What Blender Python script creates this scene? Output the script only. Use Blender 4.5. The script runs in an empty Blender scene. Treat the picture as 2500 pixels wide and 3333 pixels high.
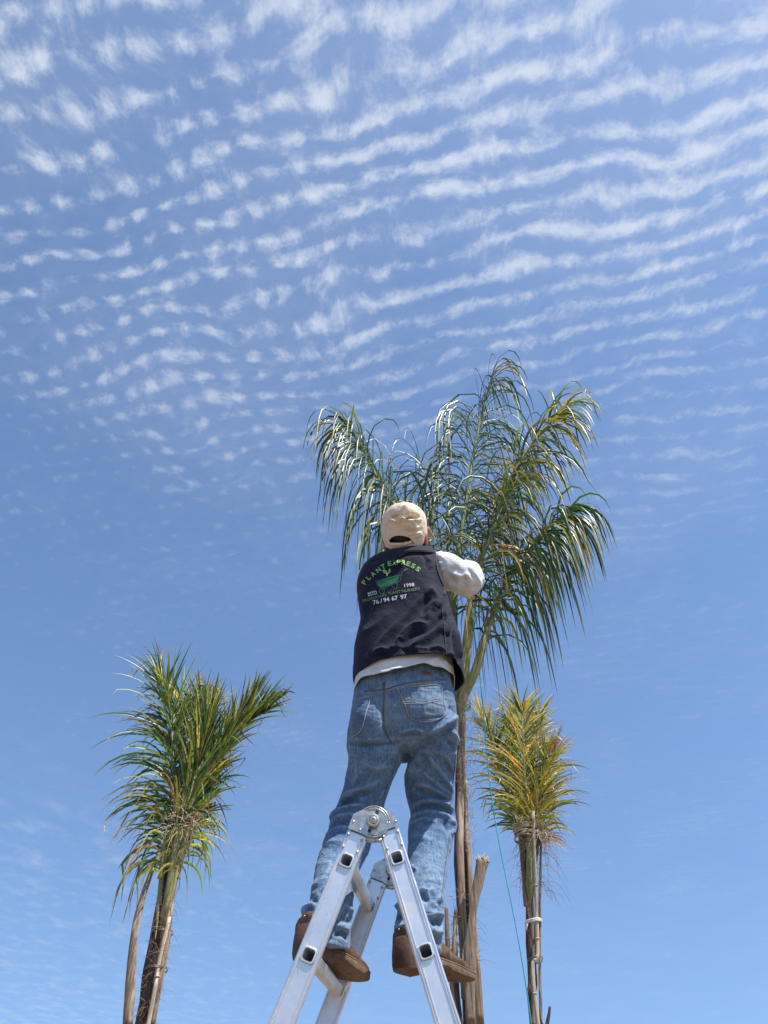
import bpy, bmesh, math, random
import numpy as np
from mathutils import Vector, Matrix
from mathutils.bvhtree import BVHTree

# ------------------------------------------------------------------ camera
SC = bpy.context.scene
COL = SC.collection
PITCH = math.radians(43.0)
CAMZ = 1.5
FPX = 2407.2                     # focal length in photo pixels (26 mm on a 36 mm tall frame, 3333 px)
cd = bpy.data.cameras.new('camera')
cam = bpy.data.objects.new('camera', cd)
COL.objects.link(cam)
cd.sensor_fit = 'VERTICAL'
cd.sensor_height = 36.0
cd.sensor_width = 27.0
cd.lens = 26.0
cd.clip_end = 5000
cd.clip_start = 0.05
cam.location = (0, 0, CAMZ)
cam.rotation_euler = (math.pi / 2 + PITCH, 0, 0)
SC.camera = cam
SC.render.resolution_x, SC.render.resolution_y = 768, 1024
SC.view_settings.view_transform = 'Standard'
SC.view_settings.look = 'None'
SC.view_settings.gamma = 1.0
SC.view_settings.exposure = 0.50
SC.view_settings.use_curve_mapping = False
SC.render.engine = 'CYCLES'
SC.cycles.max_bounces = 8
SC.cycles.transparent_max_bounces = 8

# ------------------------------------------------------------------ sun and sky
SUN_EL = math.radians(61)
SUN_AZ = math.radians(123)          # measured from the view direction (+Y) towards the right (+X)
sdir = Vector((math.cos(SUN_EL) * math.sin(SUN_AZ), math.cos(SUN_EL) * math.cos(SUN_AZ), math.sin(SUN_EL)))
ld = bpy.data.lights.new('sun', 'SUN')
ld.energy = 5.0
ld.angle = math.radians(0.53)
ld.color = (1.0, 0.955, 0.89)
sun = bpy.data.objects.new('sun', ld)
COL.objects.link(sun)
sun.rotation_euler = sdir.to_track_quat('Z', 'Y').to_euler()
sun.location = (3, -1, 9)


class NT:
    """small node builder: every call returns an output socket"""
    def __init__(s, tree):
        s.t = tree

    def n(s, typ, props=None, **ins):
        nd = s.t.nodes.new(typ)
        for k, v in (props or {}).items():
            setattr(nd, k, v)
        for k, v in ins.items():
            key = int(k[1:]) if k[0] == '_' and k[1:].isdigit() else k.replace('__', ' ')
            s.put(nd.inputs[key], v)
        return nd

    def put(s, sock, v):
        if hasattr(v, 'is_linked'):
            s.t.links.new(v, sock)
        else:
            if isinstance(v, (tuple, list)) and sock.type == 'RGBA' and len(v) == 3:
                v = (*v, 1)
            sock.default_value = v

    def m(s, op, a, b=0.0, c=0.0, clamp=False):
        nd = s.t.nodes.new('ShaderNodeMath')
        nd.operation = op
        nd.use_clamp = clamp
        s.put(nd.inputs[0], a); s.put(nd.inputs[1], b); s.put(nd.inputs[2], c)
        return nd.outputs[0]

    def vm(s, op, a, b=(0, 0, 0), out=0):
        nd = s.t.nodes.new('ShaderNodeVectorMath')
        nd.operation = op
        s.put(nd.inputs[0], a)
        if op == 'SCALE':
            s.put(nd.inputs['Scale'], b)
        else:
            s.put(nd.inputs[1], b)
        return nd.outputs[out]

    def xyz(s, x, y, z=0.0):
        nd = s.t.nodes.new('ShaderNodeCombineXYZ')
        for k, v in enumerate((x, y, z)):
            s.put(nd.inputs[k], v)
        return nd.outputs[0]

    def sep(s, v):
        nd = s.t.nodes.new('ShaderNodeSeparateXYZ')
        s.put(nd.inputs[0], v)
        return nd.outputs

    def noise(s, vec, scale, detail=4, rough=0.5, lac=2.0, out='Fac', dist=0.0):
        nd = s.n('ShaderNodeTexNoise', Vector=vec, Scale=scale, Detail=detail, Roughness=rough, Lacunarity=lac, Distortion=dist)
        return nd.outputs[out]

    def ramp(s, f, a, b, lo=0.0, hi=1.0, smooth=True):
        nd = s.t.nodes.new('ShaderNodeMapRange')
        nd.interpolation_type = 'SMOOTHSTEP' if smooth else 'LINEAR'
        for k, v in enumerate((f, a, b, lo, hi)):
            s.put(nd.inputs[k], v)
        return nd.outputs[0]

    def mix(s, f, a, b, blend='MIX'):
        nd = s.t.nodes.new('ShaderNodeMix')
        nd.data_type = 'RGBA'
        nd.blend_type = blend
        s.put(nd.inputs[0], f); s.put(nd.inputs[6], a); s.put(nd.inputs[7], b)
        return nd.outputs[2]


world = bpy.data.worlds.new('World')
SC.world = world
world.use_nodes = True
world.cycles.sampling_method = 'MANUAL'
world.cycles.sample_map_resolution = 512
world.node_tree.nodes.clear()
W = NT(world.node_tree)
dirn = W.vm('NORMALIZE', W.n('ShaderNodeTexCoord').outputs['Generated'])
dx, dy, dz = W.sep(dirn)
up = W.m('MAXIMUM', dz, 0.0)
# clear-sky colour: the haze band of the model sky sits lower than in the model, hence the lifted look-up
lift = W.vm('NORMALIZE', W.xyz(dx, dy, W.m('ADD', W.m('MULTIPLY', up, 0.80), 0.20)))
sky = W.n('ShaderNodeTexSky', dict(sky_type='NISHITA', sun_disc=False, sun_elevation=SUN_EL, sun_rotation=SUN_AZ,
                                   altitude=100, air_density=1.0, dust_density=0.35, ozone_density=1.6), Vector=lift).outputs[0]
hsv = W.mix(1.0, sky, (1.03, 1.13, 1.21), 'MULTIPLY')
# altocumulus sheet: the direction projected onto a plane overhead
pz = W.m('MAXIMUM', dz, 0.03)
px_ = W.m('DIVIDE', dx, pz)
py_ = W.m('DIVIDE', dy, pz)
P = W.xyz(px_, py_, 0.0)
w1 = W.n('ShaderNodeTexNoise', Vector=P, Scale=3.2, Detail=2.0).outputs['Color']
w1 = W.vm('SUBTRACT', w1, (0.5, 0.5, 0.5))
w2 = W.vm('SUBTRACT', W.n('ShaderNodeTexNoise', Vector=P, Scale=14.0, Detail=2.0).outputs['Color'], (0.5, 0.5, 0.5))
Pw = W.vm('ADD', W.vm('ADD', P, W.vm('SCALE', w1, 0.13)), W.vm('SCALE', w2, 0.022))
wx, wy, _ = W.sep(Pw)
ca, sa = math.cos(math.radians(-13)), math.sin(math.radians(-13))
la = W.m('ADD', W.m('MULTIPLY', wx, ca), W.m('MULTIPLY', wy, sa))
lb = W.m('ADD', W.m('MULTIPLY', wx, -sa), W.m('MULTIPLY', wy, ca))
left = W.ramp(px_, 0.10, -0.22)                                   # ripples break into cells towards the left
band = W.m('ADD', W.m('MULTIPLY', W.m('SINE', W.m('MULTIPLY', lb, 2 * math.pi / 0.044)), 0.5), 0.5)
cell = W.m('ADD', W.m('MULTIPLY', W.m('SINE', W.m('MULTIPLY', la, 2 * math.pi / 0.042)), 0.5), 0.5)
cells = W.m('MULTIPLY', band, W.m('ADD', W.m('MULTIPLY', cell, W.m('MULTIPLY', left, 0.75)), W.m('SUBTRACT', 1.0, W.m('MULTIPLY', left, 0.55))))
lump = W.noise(W.xyz(W.m('MULTIPLY', la, 0.66), lb, 0.3), 38.0, 5, 0.62)
fine = W.noise(W.xyz(W.m('MULTIPLY', wx, 1.7), wy, 1.7), 70.0, 4, 0.62)
big = W.noise(W.vm('ADD', P, (3.1, 1.7, 0)), 2.6, 2, 0.5)
rad = W.m('SQRT', W.m('ADD', W.m('POWER', W.m('MULTIPLY', px_, 0.75), 2.0), W.m('POWER', py_, 2.0)))
cover = W.ramp(rad, 0.15, 1.35, 0.20, -0.12, smooth=False)
cover = W.m('ADD', cover, W.m('MULTIPLY', W.m('SUBTRACT', big, 0.5), 0.46))
cover = W.m('ADD', cover, W.ramp(px_, -0.25, -0.85, 0.0, -0.05))
body = W.m('ADD', W.m('ADD', W.m('MULTIPLY', cells, 0.32), W.m('MULTIPLY', lump, 0.85)), W.m('MULTIPLY', fine, 0.42))
brk = W.noise(W.vm('ADD', Pw, (7.3, 2.1, 0)), 17.0, 3, 0.55)
body = W.m('ADD', body, W.m('MULTIPLY', W.m('SUBTRACT', brk, 0.5), 0.75))
body = W.m('ADD', body, cover)
dens = W.ramp(body, 0.76, 1.34)
fade = W.ramp(rad, 0.40, 1.4, 1.0, 0.16)
dens = W.m('MULTIPLY', dens, fade)
veil = W.m('MULTIPLY', W.ramp(W.m('ADD', cover, W.m('MULTIPLY', lump, 0.3)), -0.05, 0.55), 0.20)
# faint low puffs near the horizon
low = W.noise(W.xyz(W.m('MULTIPLY', px_, 1.0), W.m('MULTIPLY', py_, 0.62), 4.0), 9.0, 6, 0.62)
lowm = W.m('MULTIPLY', W.ramp(rad, 1.9, 3.2), W.ramp(W.m('ADD', low, W.m('MULTIPLY', px_, -0.05)), 0.50, 0.95, 0.0, 0.30))
dens = W.m('MAXIMUM', W.m('ADD', W.m('MULTIPLY', dens, 0.68), veil), lowm)
dens = W.m('MULTIPLY', dens, W.ramp(dz, 0.02, 0.10), clamp=True)
bg_sky = W.n('ShaderNodeBackground', Color=hsv, Strength=0.119)
bg_cloud = W.n('ShaderNodeBackground', Color=(0.80, 0.87, 1.0), Strength=0.66)
mx = W.n('ShaderNodeMixShader', _0=W.m('MINIMUM', dens, 0.86), _1=bg_sky.outputs[0], _2=bg_cloud.outputs[0])
wo = W.n('ShaderNodeOutputWorld')
W.t.links.new(mx.outputs[0], wo.inputs['Surface'])

# ------------------------------------------------------------------ geometry helpers
CP, SP = math.cos(PITCH), math.sin(PITCH)


def U(X, Y, h):
    """world point seen at photo pixel (X, Y) and standing h metres in front of the camera (ground distance)"""
    u = (X - 1250.0) / FPX
    v = (1666.5 - Y) / FPX
    t = h / (CP - v * SP)
    return Vector((u * t, h, CAMZ + t * (SP + v * CP)))


def RAY(X, Y):
    u = (X - 1250.0) / FPX
    v = (1666.5 - Y) / FPX
    return Vector((u, CP - v * SP, SP + v * CP)).normalized()


def PX(V):
    """numpy Nx3 -> photo pixels"""
    x, y, z = V[:, 0], V[:, 1], V[:, 2] - CAMZ
    d = y * CP + z * SP
    return np.stack([1250 + FPX * x / d, 1666.5 - FPX * (-y * SP + z * CP) / d], 1)


CAM = Vector((0, 0, CAMZ))


def catmull(pts, n):
    """n+1 points along a Catmull-Rom curve through pts (any dimension)"""
    P = np.array([tuple(p) for p in pts], float)
    if len(P) == 2:
        return np.array([P[0] + (P[1] - P[0]) * i / n for i in range(n + 1)])
    Q = np.vstack([2 * P[0] - P[1], P, 2 * P[-1] - P[-2]])
    seg = np.linalg.norm(P[1:] - P[:-1], axis=1)
    cum = np.concatenate([[0], np.cumsum(seg)])
    out = []
    for i in range(n + 1):
        s = cum[-1] * i / n
        k = min(int(np.searchsorted(cum, s, 'right')) - 1, len(seg) - 1)
        t = (s - cum[k]) / max(seg[k], 1e-9)
        a, b, c, d = Q[k], Q[k + 1], Q[k + 2], Q[k + 3]
        out.append(0.5 * (2 * b + (c - a) * t + (2 * a - 5 * b + 4 * c - d) * t * t + (3 * b - a - 3 * c + d) * t ** 3))
    return np.array(out)


class Geo:
    """vertex / face collector"""
    def __init__(s):
        s.v = []
        s.f = []

    def add(s, verts, faces):
        o = len(s.v)
        s.v += [tuple(map(float, p)) for p in verts]
        s.f += [tuple(i + o for i in f) for f in faces]
        return s

    def grid(s, rows, closed=True, cap0=False, cap1=False):
        """rows of equal length rings"""
        o = len(s.v)
        n = len(rows[0])
        for r in rows:
            s.v += [tuple(map(float, p)) for p in r]
        for i in range(len(rows) - 1):
            for j in range(n if closed else n - 1):
                a, b = o + i * n + j, o + i * n + (j + 1) % n
                s.f.append((a, b, b + n, a + n))
        if cap0:
            s.f.append(tuple(o + j for j in reversed(range(n))))
        if cap1:
            s.f.append(tuple(o + (len(rows) - 1) * n + j for j in range(n)))
        return s

    def tube(s, path, radii, n=10, cap=True, flat=None, ref=(0, 0, 1)):
        """round (or flattened) tube along a path; flat = (width factor, depth factor)"""
        P = np.array([tuple(p) for p in path], float)
        m = len(P)
        if not hasattr(radii, '__len__'):
            radii = [radii] * m
        T = np.gradient(P, axis=0)
        T /= np.linalg.norm(T, axis=1)[:, None] + 1e-12
        r = np.array(ref, float)
        if abs(T[0] @ r) > 0.95:
            r = np.array((0, 1.0, 0)) if abs(T[0][1]) < 0.9 else np.array((1.0, 0, 0))
        rows = []
        nx = np.cross(T[0], r)
        for i in range(m):
            nx = nx - T[i] * (nx @ T[i])
            nx /= np.linalg.norm(nx) + 1e-12
            ny = np.cross(T[i], nx)
            fa, fb = flat or (1, 1)
            rows.append([P[i] + radii[i] * (fa * nx * math.cos(2 * math.pi * j / n) + fb * ny * math.sin(2 * math.pi * j / n)) for j in range(n)])
        return s.grid(rows, True, cap, cap)

    def box(s, c, size, R=None):
        c = Vector(c)
        R = R or Matrix.Identity(3)
        vs = []
        for sx in (-1, 1):
            for sy in (-1, 1):
                for sz in (-1, 1):
                    vs.append(c + R @ Vector((sx * size[0] / 2, sy * size[1] / 2, sz * size[2] / 2)))
        s.add(vs, [(0, 1, 3, 2), (4, 6, 7, 5), (0, 4, 5, 1), (2, 3, 7, 6), (0, 2, 6, 4), (1, 5, 7, 3)])
        return s

    def ball(s, c, r, nu=10, nv=7, sc=(1, 1, 1), R=None):
        c = Vector(c)
        R = R or Matrix.Identity(3)
        rows = []
        for i in range(nv + 1):
            a = math.pi * (0.02 + 0.96 * i / nv) - math.pi / 2
            rows.append([c + R @ Vector((r * sc[0] * math.cos(a) * math.cos(2 * math.pi * j / nu), r * sc[1] * math.cos(a) * math.sin(2 * math.pi * j / nu), r * sc[2] * math.sin(a))) for j in range(nu)])
        return s.grid(rows, True, True, True)

    def prism(s, poly, t0, t1, org, ex, ey, ez):
        """polygon in (ex, ey) extruded along ez from t0 to t1"""
        org, ex, ey, ez = Vector(org), Vector(ex), Vector(ey), Vector(ez)
        n = len(poly)
        a = [org + ex * p[0] + ey * p[1] + ez * t0 for p in poly]
        b = [org + ex * p[0] + ey * p[1] + ez * t1 for p in poly]
        s.add(a + b, [(j, (j + 1) % n, n + (j + 1) % n, n + j) for j in range(n)] + [tuple(reversed(range(n))), tuple(range(n, 2 * n))])
        return s

    def mesh(s, name='mesh', smooth=True):
        me = bpy.data.meshes.new(name)
        me.from_pydata(s.v, [], s.f)
        me.update()
        if smooth:
            me.polygons.foreach_set('use_smooth', [True] * len(me.polygons))
        return me


def fixn(me):
    b = bmesh.new()
    b.from_mesh(me)
    bmesh.ops.recalc_face_normals(b, faces=b.faces)
    b.to_mesh(me)
    b.free()
    return me


def smooth_by_angle(me, deg=35):
    b = bmesh.new()
    b.from_mesh(me)
    bmesh.ops.recalc_face_normals(b, faces=b.faces)
    for e in b.edges:
        e.smooth = not (len(e.link_faces) == 2 and e.calc_face_angle(0) > math.radians(deg))
    for f in b.faces:
        f.smooth = True
    b.to_mesh(me)
    b.free()
    return me


def obj(name, geo, mat, parent=None, smooth=True, angle=None):
    me = geo if isinstance(geo, bpy.types.Mesh) else geo.mesh(name, smooth)
    if angle is not None:
        smooth_by_angle(me, angle)
    me.name = name
    if mat is not None:
        me.materials.append(mat)
    o = bpy.data.objects.new(name, me)
    COL.objects.link(o)
    if parent is not None:
        o.parent = parent
        o.matrix_parent_inverse = Matrix.Translation(-WORLD_LOC.get(parent.name, Vector((0, 0, 0))))
    return o


WORLD_LOC = {}


def thing(name, label, cat, loc, group=None):
    o = bpy.data.objects.new(name, None)
    o.empty_display_size = 0.1
    COL.objects.link(o)
    o.location = loc
    WORLD_LOC[o.name] = Vector(loc)
    o['label'] = label
    o['category'] = cat
    if group:
        o['group'] = group
    return o


def arrays(me):
    V = np.empty(len(me.vertices) * 3)
    me.vertices.foreach_get('co', V)
    return V.reshape(-1, 3)


def normals(me):
    me.update()
    N = np.empty(len(me.vertices) * 3)
    me.vertices.foreach_get('normal', N)
    return N.reshape(-1, 3)


def setco(me, V):
    me.vertices.foreach_set('co', np.ascontiguousarray(V, dtype=np.float32).ravel())
    me.update()


def remesh(geo, voxel, iters=8, lam=0.5):
    """union of overlapping closed pieces as one continuous smooth mesh"""
    me = fixn(geo.mesh('tmp'))
    ob = bpy.data.objects.new('tmp', me)
    COL.objects.link(ob)
    md = ob.modifiers.new('r', 'REMESH')
    md.mode = 'VOXEL'
    md.voxel_size = voxel
    dg = bpy.context.evaluated_depsgraph_get()
    out = bpy.data.meshes.new_from_object(ob.evaluated_get(dg))
    bpy.data.objects.remove(ob)
    bpy.data.meshes.remove(me)
    relax(out, iters, lam)
    out.polygons.foreach_set('use_smooth', [True] * len(out.polygons))
    return out


def relax(me, iters, lam=0.5):
    V = arrays(me)
    E = np.empty(len(me.edges) * 2, dtype=np.int64)
    me.edges.foreach_get('vertices', E)
    E = E.reshape(-1, 2)
    deg = np.bincount(E.ravel(), minlength=len(V)).astype(float)
    deg[deg == 0] = 1
    for k in range(iters):
        for l in (lam, -lam * 0.98 if k % 2 else lam):
            S = np.zeros_like(V)
            for c in range(3):
                S[:, c] = np.bincount(E[:, 0], V[E[:, 1], c], len(V)) + np.bincount(E[:, 1], V[E[:, 0], c], len(V))
            V = V + l * (S / deg[:, None] - V)
    setco(me, V)


def vnoise(P, scale, seed=0):
    """value noise in [-1, 1] at Nx3 points"""
    Q = P * scale + 100.0 + seed * 17.31
    I = np.floor(Q).astype(np.int64)
    F = Q - I
    F = F * F * (3 - 2 * F)

    def h(i, j, k):
        n = (i * 374761393 + j * 668265263 + k * 2147483647 + seed * 1274126177) & 0xffffffff
        n = ((n ^ (n >> 13)) * 1274126177) & 0xffffffff
        n = (n ^ (n >> 16)) & 0xffff
        return n / 32767.5 - 1.0
    r = 0
    for a in (0, 1):
        for b in (0, 1):
            for c in (0, 1):
                w = (F[:, 0] if a else 1 - F[:, 0]) * (F[:, 1] if b else 1 - F[:, 1]) * (F[:, 2] if c else 1 - F[:, 2])
                r = r + w * h(I[:, 0] + a, I[:, 1] + b, I[:, 2] + c)
    return r


def fold(me, folds, facing=0.0):
    """press folds into a cloth: every fold is (polyline of photo pixels, half width px, height m [, sharpness side])"""
    V, N = arrays(me), normals(me)
    XY = PX(V)
    toc = np.array(CAM) - V
    toc /= np.linalg.norm(toc, axis=1)[:, None]
    fac = np.clip(((N * toc).sum(1) - facing) / 0.25, 0, 1)
    D = np.zeros(len(V))
    for f in folds:
        line, w, amp = f[0], f[1], f[2]
        skew = f[3] if len(f) > 3 else 0.0
        L = catmull(line, max(6, 5 * len(line)))
        best = np.full(len(V), 1e9)
        par = np.zeros(len(V))
        sgn = np.zeros(len(V))
        box = (XY[:, 0] > L[:, 0].min() - 4 * w) & (XY[:, 0] < L[:, 0].max() + 4 * w) & (XY[:, 1] > L[:, 1].min() - 4 * w) & (XY[:, 1] < L[:, 1].max() + 4 * w)
        idx = np.nonzero(box)[0]
        q = XY[idx]
        m = len(L) - 1
        bb, pp, ss = best[idx], par[idx], sgn[idx]
        for i in range(m):
            a, b = L[i], L[i + 1]
            ab = b - a
            t = np.clip(((q - a) @ ab) / (ab @ ab + 1e-9), 0, 1)
            dv = q - (a + t[:, None] * ab)
            d = np.hypot(dv[:, 0], dv[:, 1])
            better = d < bb
            bb = np.where(better, d, bb)
            pp = np.where(better, (i + t) / m, pp)
            ss = np.where(better, np.sign(ab[0] * dv[:, 1] - ab[1] * dv[:, 0]), ss)
        ww = w * np.where(ss > 0, 1 + skew, 1 - skew)
        ends = np.clip(np.minimum(pp, 1 - pp) * 5, 0.0, 1) ** 0.7
        D[idx] += amp * np.exp(-(bb / ww) ** (1.15 if amp > 0 else 1.7)) * ends
    setco(me, V + N * (D * fac)[:, None])


def bvh_of(me):
    return BVHTree.FromPolygons([v.co.copy() for v in me.vertices], [tuple(p.vertices) for p in me.polygons])


def hit(bvh, X, Y, off=0.0):
    loc, nor, _, _ = bvh.ray_cast(CAM, RAY(X, Y))
    if loc is None:
        return None, None
    if nor.dot(RAY(X, Y)) > 0:
        nor = -nor
    return loc + nor * off, nor


def drape_strip(geo, bvh, line, width, off=0.002, n=None, thick=0.0015):
    """a narrow tape sewn onto a surface along photo-pixel points"""
    L = catmull(line, n or max(8, 8 * (len(line) - 1)))
    pts = []
    for x, y in L:
        p, nn = hit(bvh, x, y, off)
        if p is not None:
            pts.append((p, nn))
    if len(pts) < 3:
        return
    rows = []
    for i, (p, nn) in enumerate(pts):
        t = (pts[min(i + 1, len(pts) - 1)][0] - pts[max(i - 1, 0)][0])
        if t.length < 1e-6:
            continue
        s = nn.cross(t.normalized()).normalized() * width / 2
        rows.append([p - s - nn * (off + 0.001), p - s * 0.8 + nn * thick, p + s * 0.8 + nn * thick, p + s - nn * (off + 0.001)])
    geo.grid(rows, closed=False)


def inpoly(x, y, poly):
    c = False
    j = len(poly) - 1
    for i in range(len(poly)):
        xi, yi = poly[i]
        xj, yj = poly[j]
        if (yi > y) != (yj > y) and x < (xj - xi) * (y - yi) / (yj - yi) + xi:
            c = not c
        j = i
    return c


def drape_patch(bvh, quad, nu, nv, off, thick):
    """a patch of cloth (4 photo-pixel corners, bilinear) lying on a surface, with a turned-down edge"""
    g = Geo()
    rows = []
    a, b, c, d = [np.array(q, float) for q in quad]
    for i in range(nv + 1):
        r = []
        for j in range(nu + 1):
            s, t = j / nu, i / nv
            p = (a * (1 - s) + b * s) * (1 - t) + (d * (1 - s) + c * s) * t
            edge = i in (0, nv) or j in (0, nu)
            q, nn = hit(bvh, p[0], p[1], -0.002 if edge else off)
            r.append(q)
        rows.append(r)
    last = None
    for r in rows:
        for k in range(len(r)):
            if r[k] is None:
                r[k] = last
            last = r[k]
    if rows[0][0] is None:
        return g
    g.grid(rows, closed=False)
    return g


# ------------------------------------------------------------------ materials
def material(name, build, **kw):
    m = bpy.data.materials.new(name)
    m.use_nodes = True
    t = m.node_tree
    t.nodes.clear()
    N = NT(t)
    out = t.nodes.new('ShaderNodeOutputMaterial')
    sh = build(N)
    t.links.new(sh, out.inputs['Surface'])
    return m


def princ(N, **kw):
    nd = N.t.nodes.new('ShaderNodeBsdfPrincipled')
    for k, v in kw.items():
        N.put(nd.inputs[k.replace('__', ' ')], v)
    return nd.outputs[0]


def bump(N, h, strength, dist):
    return N.n('ShaderNodeBump', Height=h, Strength=strength, Distance=dist).outputs[0]


def OC(N):
    return N.n('ShaderNodeTexCoord').outputs['Object']


def simple(name, col, rough=0.6, var=0.15, scale=30, bumpd=0.0, metal=0.0, spec=0.5, aniso=(1, 1, 1), sheen=0.0):
    def b(N):
        c = N.vm('MULTIPLY', OC(N), aniso)
        n = N.noise(c, scale, 5, 0.6)
        n2 = N.noise(c, scale * 0.17, 3, 0.5)
        f = N.ramp(N.m('ADD', N.m('MULTIPLY', n, 0.6), N.m('MULTIPLY', n2, 0.4)), 0.3, 0.7)
        col2 = N.mix(f, tuple(x * (1 - var) for x in col), tuple(min(1, x * (1 + var)) for x in col))
        kw = dict(Base__Color=col2, Roughness=rough, Metallic=metal, Specular__IOR__Level=spec)
        if bumpd:
            kw['Normal'] = bump(N, n, 0.6, bumpd)
        if sheen:
            kw['Sheen__Weight'] = sheen
        return princ(N, **kw)
    return material(name, b)


def m_denim(N):
    c = OC(N)
    streak = N.noise(N.vm('MULTIPLY', c, (1, 1, 0.10)), 170, 3, 0.6)
    weave = N.noise(N.vm('MULTIPLY', c, (1, 1, 0.35)), 520, 2, 0.5)
    mid = N.noise(c, 16, 4, 0.6)
    wear = N.noise(c, 5.0, 4, 0.55)
    z = N.sep(c)[2]
    ridge = N.ramp(N.n('ShaderNodeNewGeometry').outputs['Pointiness'], 0.485, 0.535)
    f = N.m('ADD', N.m('MULTIPLY', streak, 0.34), N.m('ADD', N.m('MULTIPLY', mid, 0.26), N.m('MULTIPLY', wear, 0.32)))
    f = N.m('ADD', f, N.m('MULTIPLY', N.m('SUBTRACT', ridge, 0.45), 0.10))
    base = N.mix(N.ramp(f, 0.34, 0.64), (0.038, 0.088, 0.185), (0.200, 0.300, 0.410))
    base = N.mix(N.m('MULTIPLY', N.ramp(weave, 0.35, 0.75), 0.25), base, (0.34, 0.43, 0.52))
    # grime: grey-green on the seat, earth on the lower legs
    grime = N.noise(c, 9.0, 5, 0.65)
    seat = N.m('MULTIPLY', N.ramp(z, 2.62, 2.72), N.ramp(grime, 0.40, 0.72))
    base = N.mix(N.m('MULTIPLY', seat, 0.50), base, (0.17, 0.20, 0.18))
    soil = N.m('MULTIPLY', N.ramp(z, 2.42, 2.05), N.ramp(grime, 0.50, 0.78))
    base = N.mix(N.m('MULTIPLY', soil, 0.65), base, (0.16, 0.135, 0.09))
    cr = N.noise(N.vm('MULTIPLY', c, (1, 1, 2.2)), 13, 3, 0.55, dist=0.6)
    crease = N.m('SUBTRACT', 1.0, N.m('ABSOLUTE', N.m('SUBTRACT', N.m('MULTIPLY', cr, 4.0), 2.0)))
    bmp = N.m('ADD', N.m('ADD', N.m('MULTIPLY', streak, 0.4), N.m('MULTIPLY', mid, 1.0)), N.m('MULTIPLY', crease, 0.6))
    return princ(N, Base__Color=base, Roughness=0.9, Specular__IOR__Level=0.2, Sheen__Weight=0.1, Normal=bump(N, bmp, 0.7, 0.006))


def m_cloth(col, dark, dirt, bd=0.003, sc=60, sheen=0.1, dirtf=0.5):
    def b(N):
        c = OC(N)
        n = N.noise(c, sc, 4, 0.6)
        w = N.noise(c, 420, 2, 0.5)
        d = N.noise(c, 7.0, 5, 0.62)
        base = N.mix(N.ramp(n, 0.3, 0.7), dark, col)
        base = N.mix(N.m('MULTIPLY', N.ramp(d, 0.52, 0.78), dirtf), base, dirt)
        cr = N.noise(c, sc * 0.42, 3, 0.55, dist=0.8)
        crease = N.m('SUBTRACT', 1.0, N.m('ABSOLUTE', N.m('SUBTRACT', N.m('MULTIPLY', cr, 4.0), 2.0)))
        hh = N.m('ADD', N.m('ADD', n, N.m('MULTIPLY', w, 0.25)), N.m('MULTIPLY', crease, 0.8))
        return princ(N, Base__Color=base, Roughness=0.85, Specular__IOR__Level=0.22, Sheen__Weight=sheen, Normal=bump(N, hh, 0.6, bd))
    return b


def m_leaf(N):
    at = N.n('ShaderNodeAttribute', dict(attribute_name='tint')).outputs['Color']
    c = OC(N)
    n = N.noise(c, 60, 3, 0.6)
    col = N.mix(0.55, at, N.mix(N.ramp(n, 0.3, 0.75), N.mix(1.0, at, (0.6, 0.6, 0.6), 'MULTIPLY'), N.mix(1.0, at, (1.4, 1.4, 1.4), 'MULTIPLY')))
    p = princ(N, Base__Color=col, Roughness=0.38, Specular__IOR__Level=0.55)
    tr = N.n('ShaderNodeBsdfTranslucent', Color=N.mix(1.0, col, (1.25, 1.45, 0.5), 'MULTIPLY')).outputs[0]
    return N.n('ShaderNodeMixShader', _0=0.30, _1=p, _2=tr).outputs[0]


def m_bark(c1, c2, c3, along=(1, 1, 0.07)):
    def b(N):
        c = OC(N)
        s = N.noise(N.vm('MULTIPLY', c, along), 110, 5, 0.65)
        s2 = N.noise(N.vm('MULTIPLY', c, (along[0], along[1], along[2] * 1.8)), 36, 4, 0.6)
        sp = N.noise(N.vm('MULTIPLY', c, (1, 1, 0.45)), 75, 4, 0.7)
        base = N.mix(N.ramp(s, 0.38, 0.62), c1, c2)
        base = N.mix(N.ramp(s2, 0.55, 0.64), base, c3)
        base = N.mix(N.m('MULTIPLY', N.ramp(sp, 0.66, 0.74), 0.8), base, tuple(min(1, x * 1.7) for x in c3))
        h = N.m('ADD', N.m('MULTIPLY', s, 0.7), N.m('MULTIPLY', s2, 0.6))
        return princ(N, Base__Color=base, Roughness=0.78, Specular__IOR__Level=0.3, Normal=bump(N, h, 0.8, 0.006))
    return b


def m_alu(N):
    c = OC(N)
    n = N.noise(c, 22, 5, 0.65)
    scr = N.noise(N.vm('MULTIPLY', c, (1.0, 1.0, 0.12)), 190, 3, 0.6)
    dirt = N.ramp(N.noise(c, 8.0, 6, 0.7), 0.52, 0.74)
    spots = N.ramp(N.noise(c, 80, 4, 0.65), 0.66, 0.71)
    base = N.mix(N.ramp(n, 0.3, 0.7), (0.70, 0.71, 0.72), (0.80, 0.80, 0.80))
    base = N.mix(N.m('MULTIPLY', dirt, 0.40), base, (0.42, 0.38, 0.31))
    base = N.mix(N.m('MULTIPLY', spots, 0.6), base, (0.22, 0.20, 0.18))
    rough = N.m('ADD', N.m('ADD', 0.36, N.m('MULTIPLY', scr, 0.12)), N.m('MULTIPLY', dirt, 0.25))
    metal = N.m('SUBTRACT', 0.88, N.m('MULTIPLY', dirt, 0.5))
    return princ(N, Base__Color=base, Roughness=rough, Metallic=metal, Normal=bump(N, N.m('ADD', scr, n), 0.12, 0.001))


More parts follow.
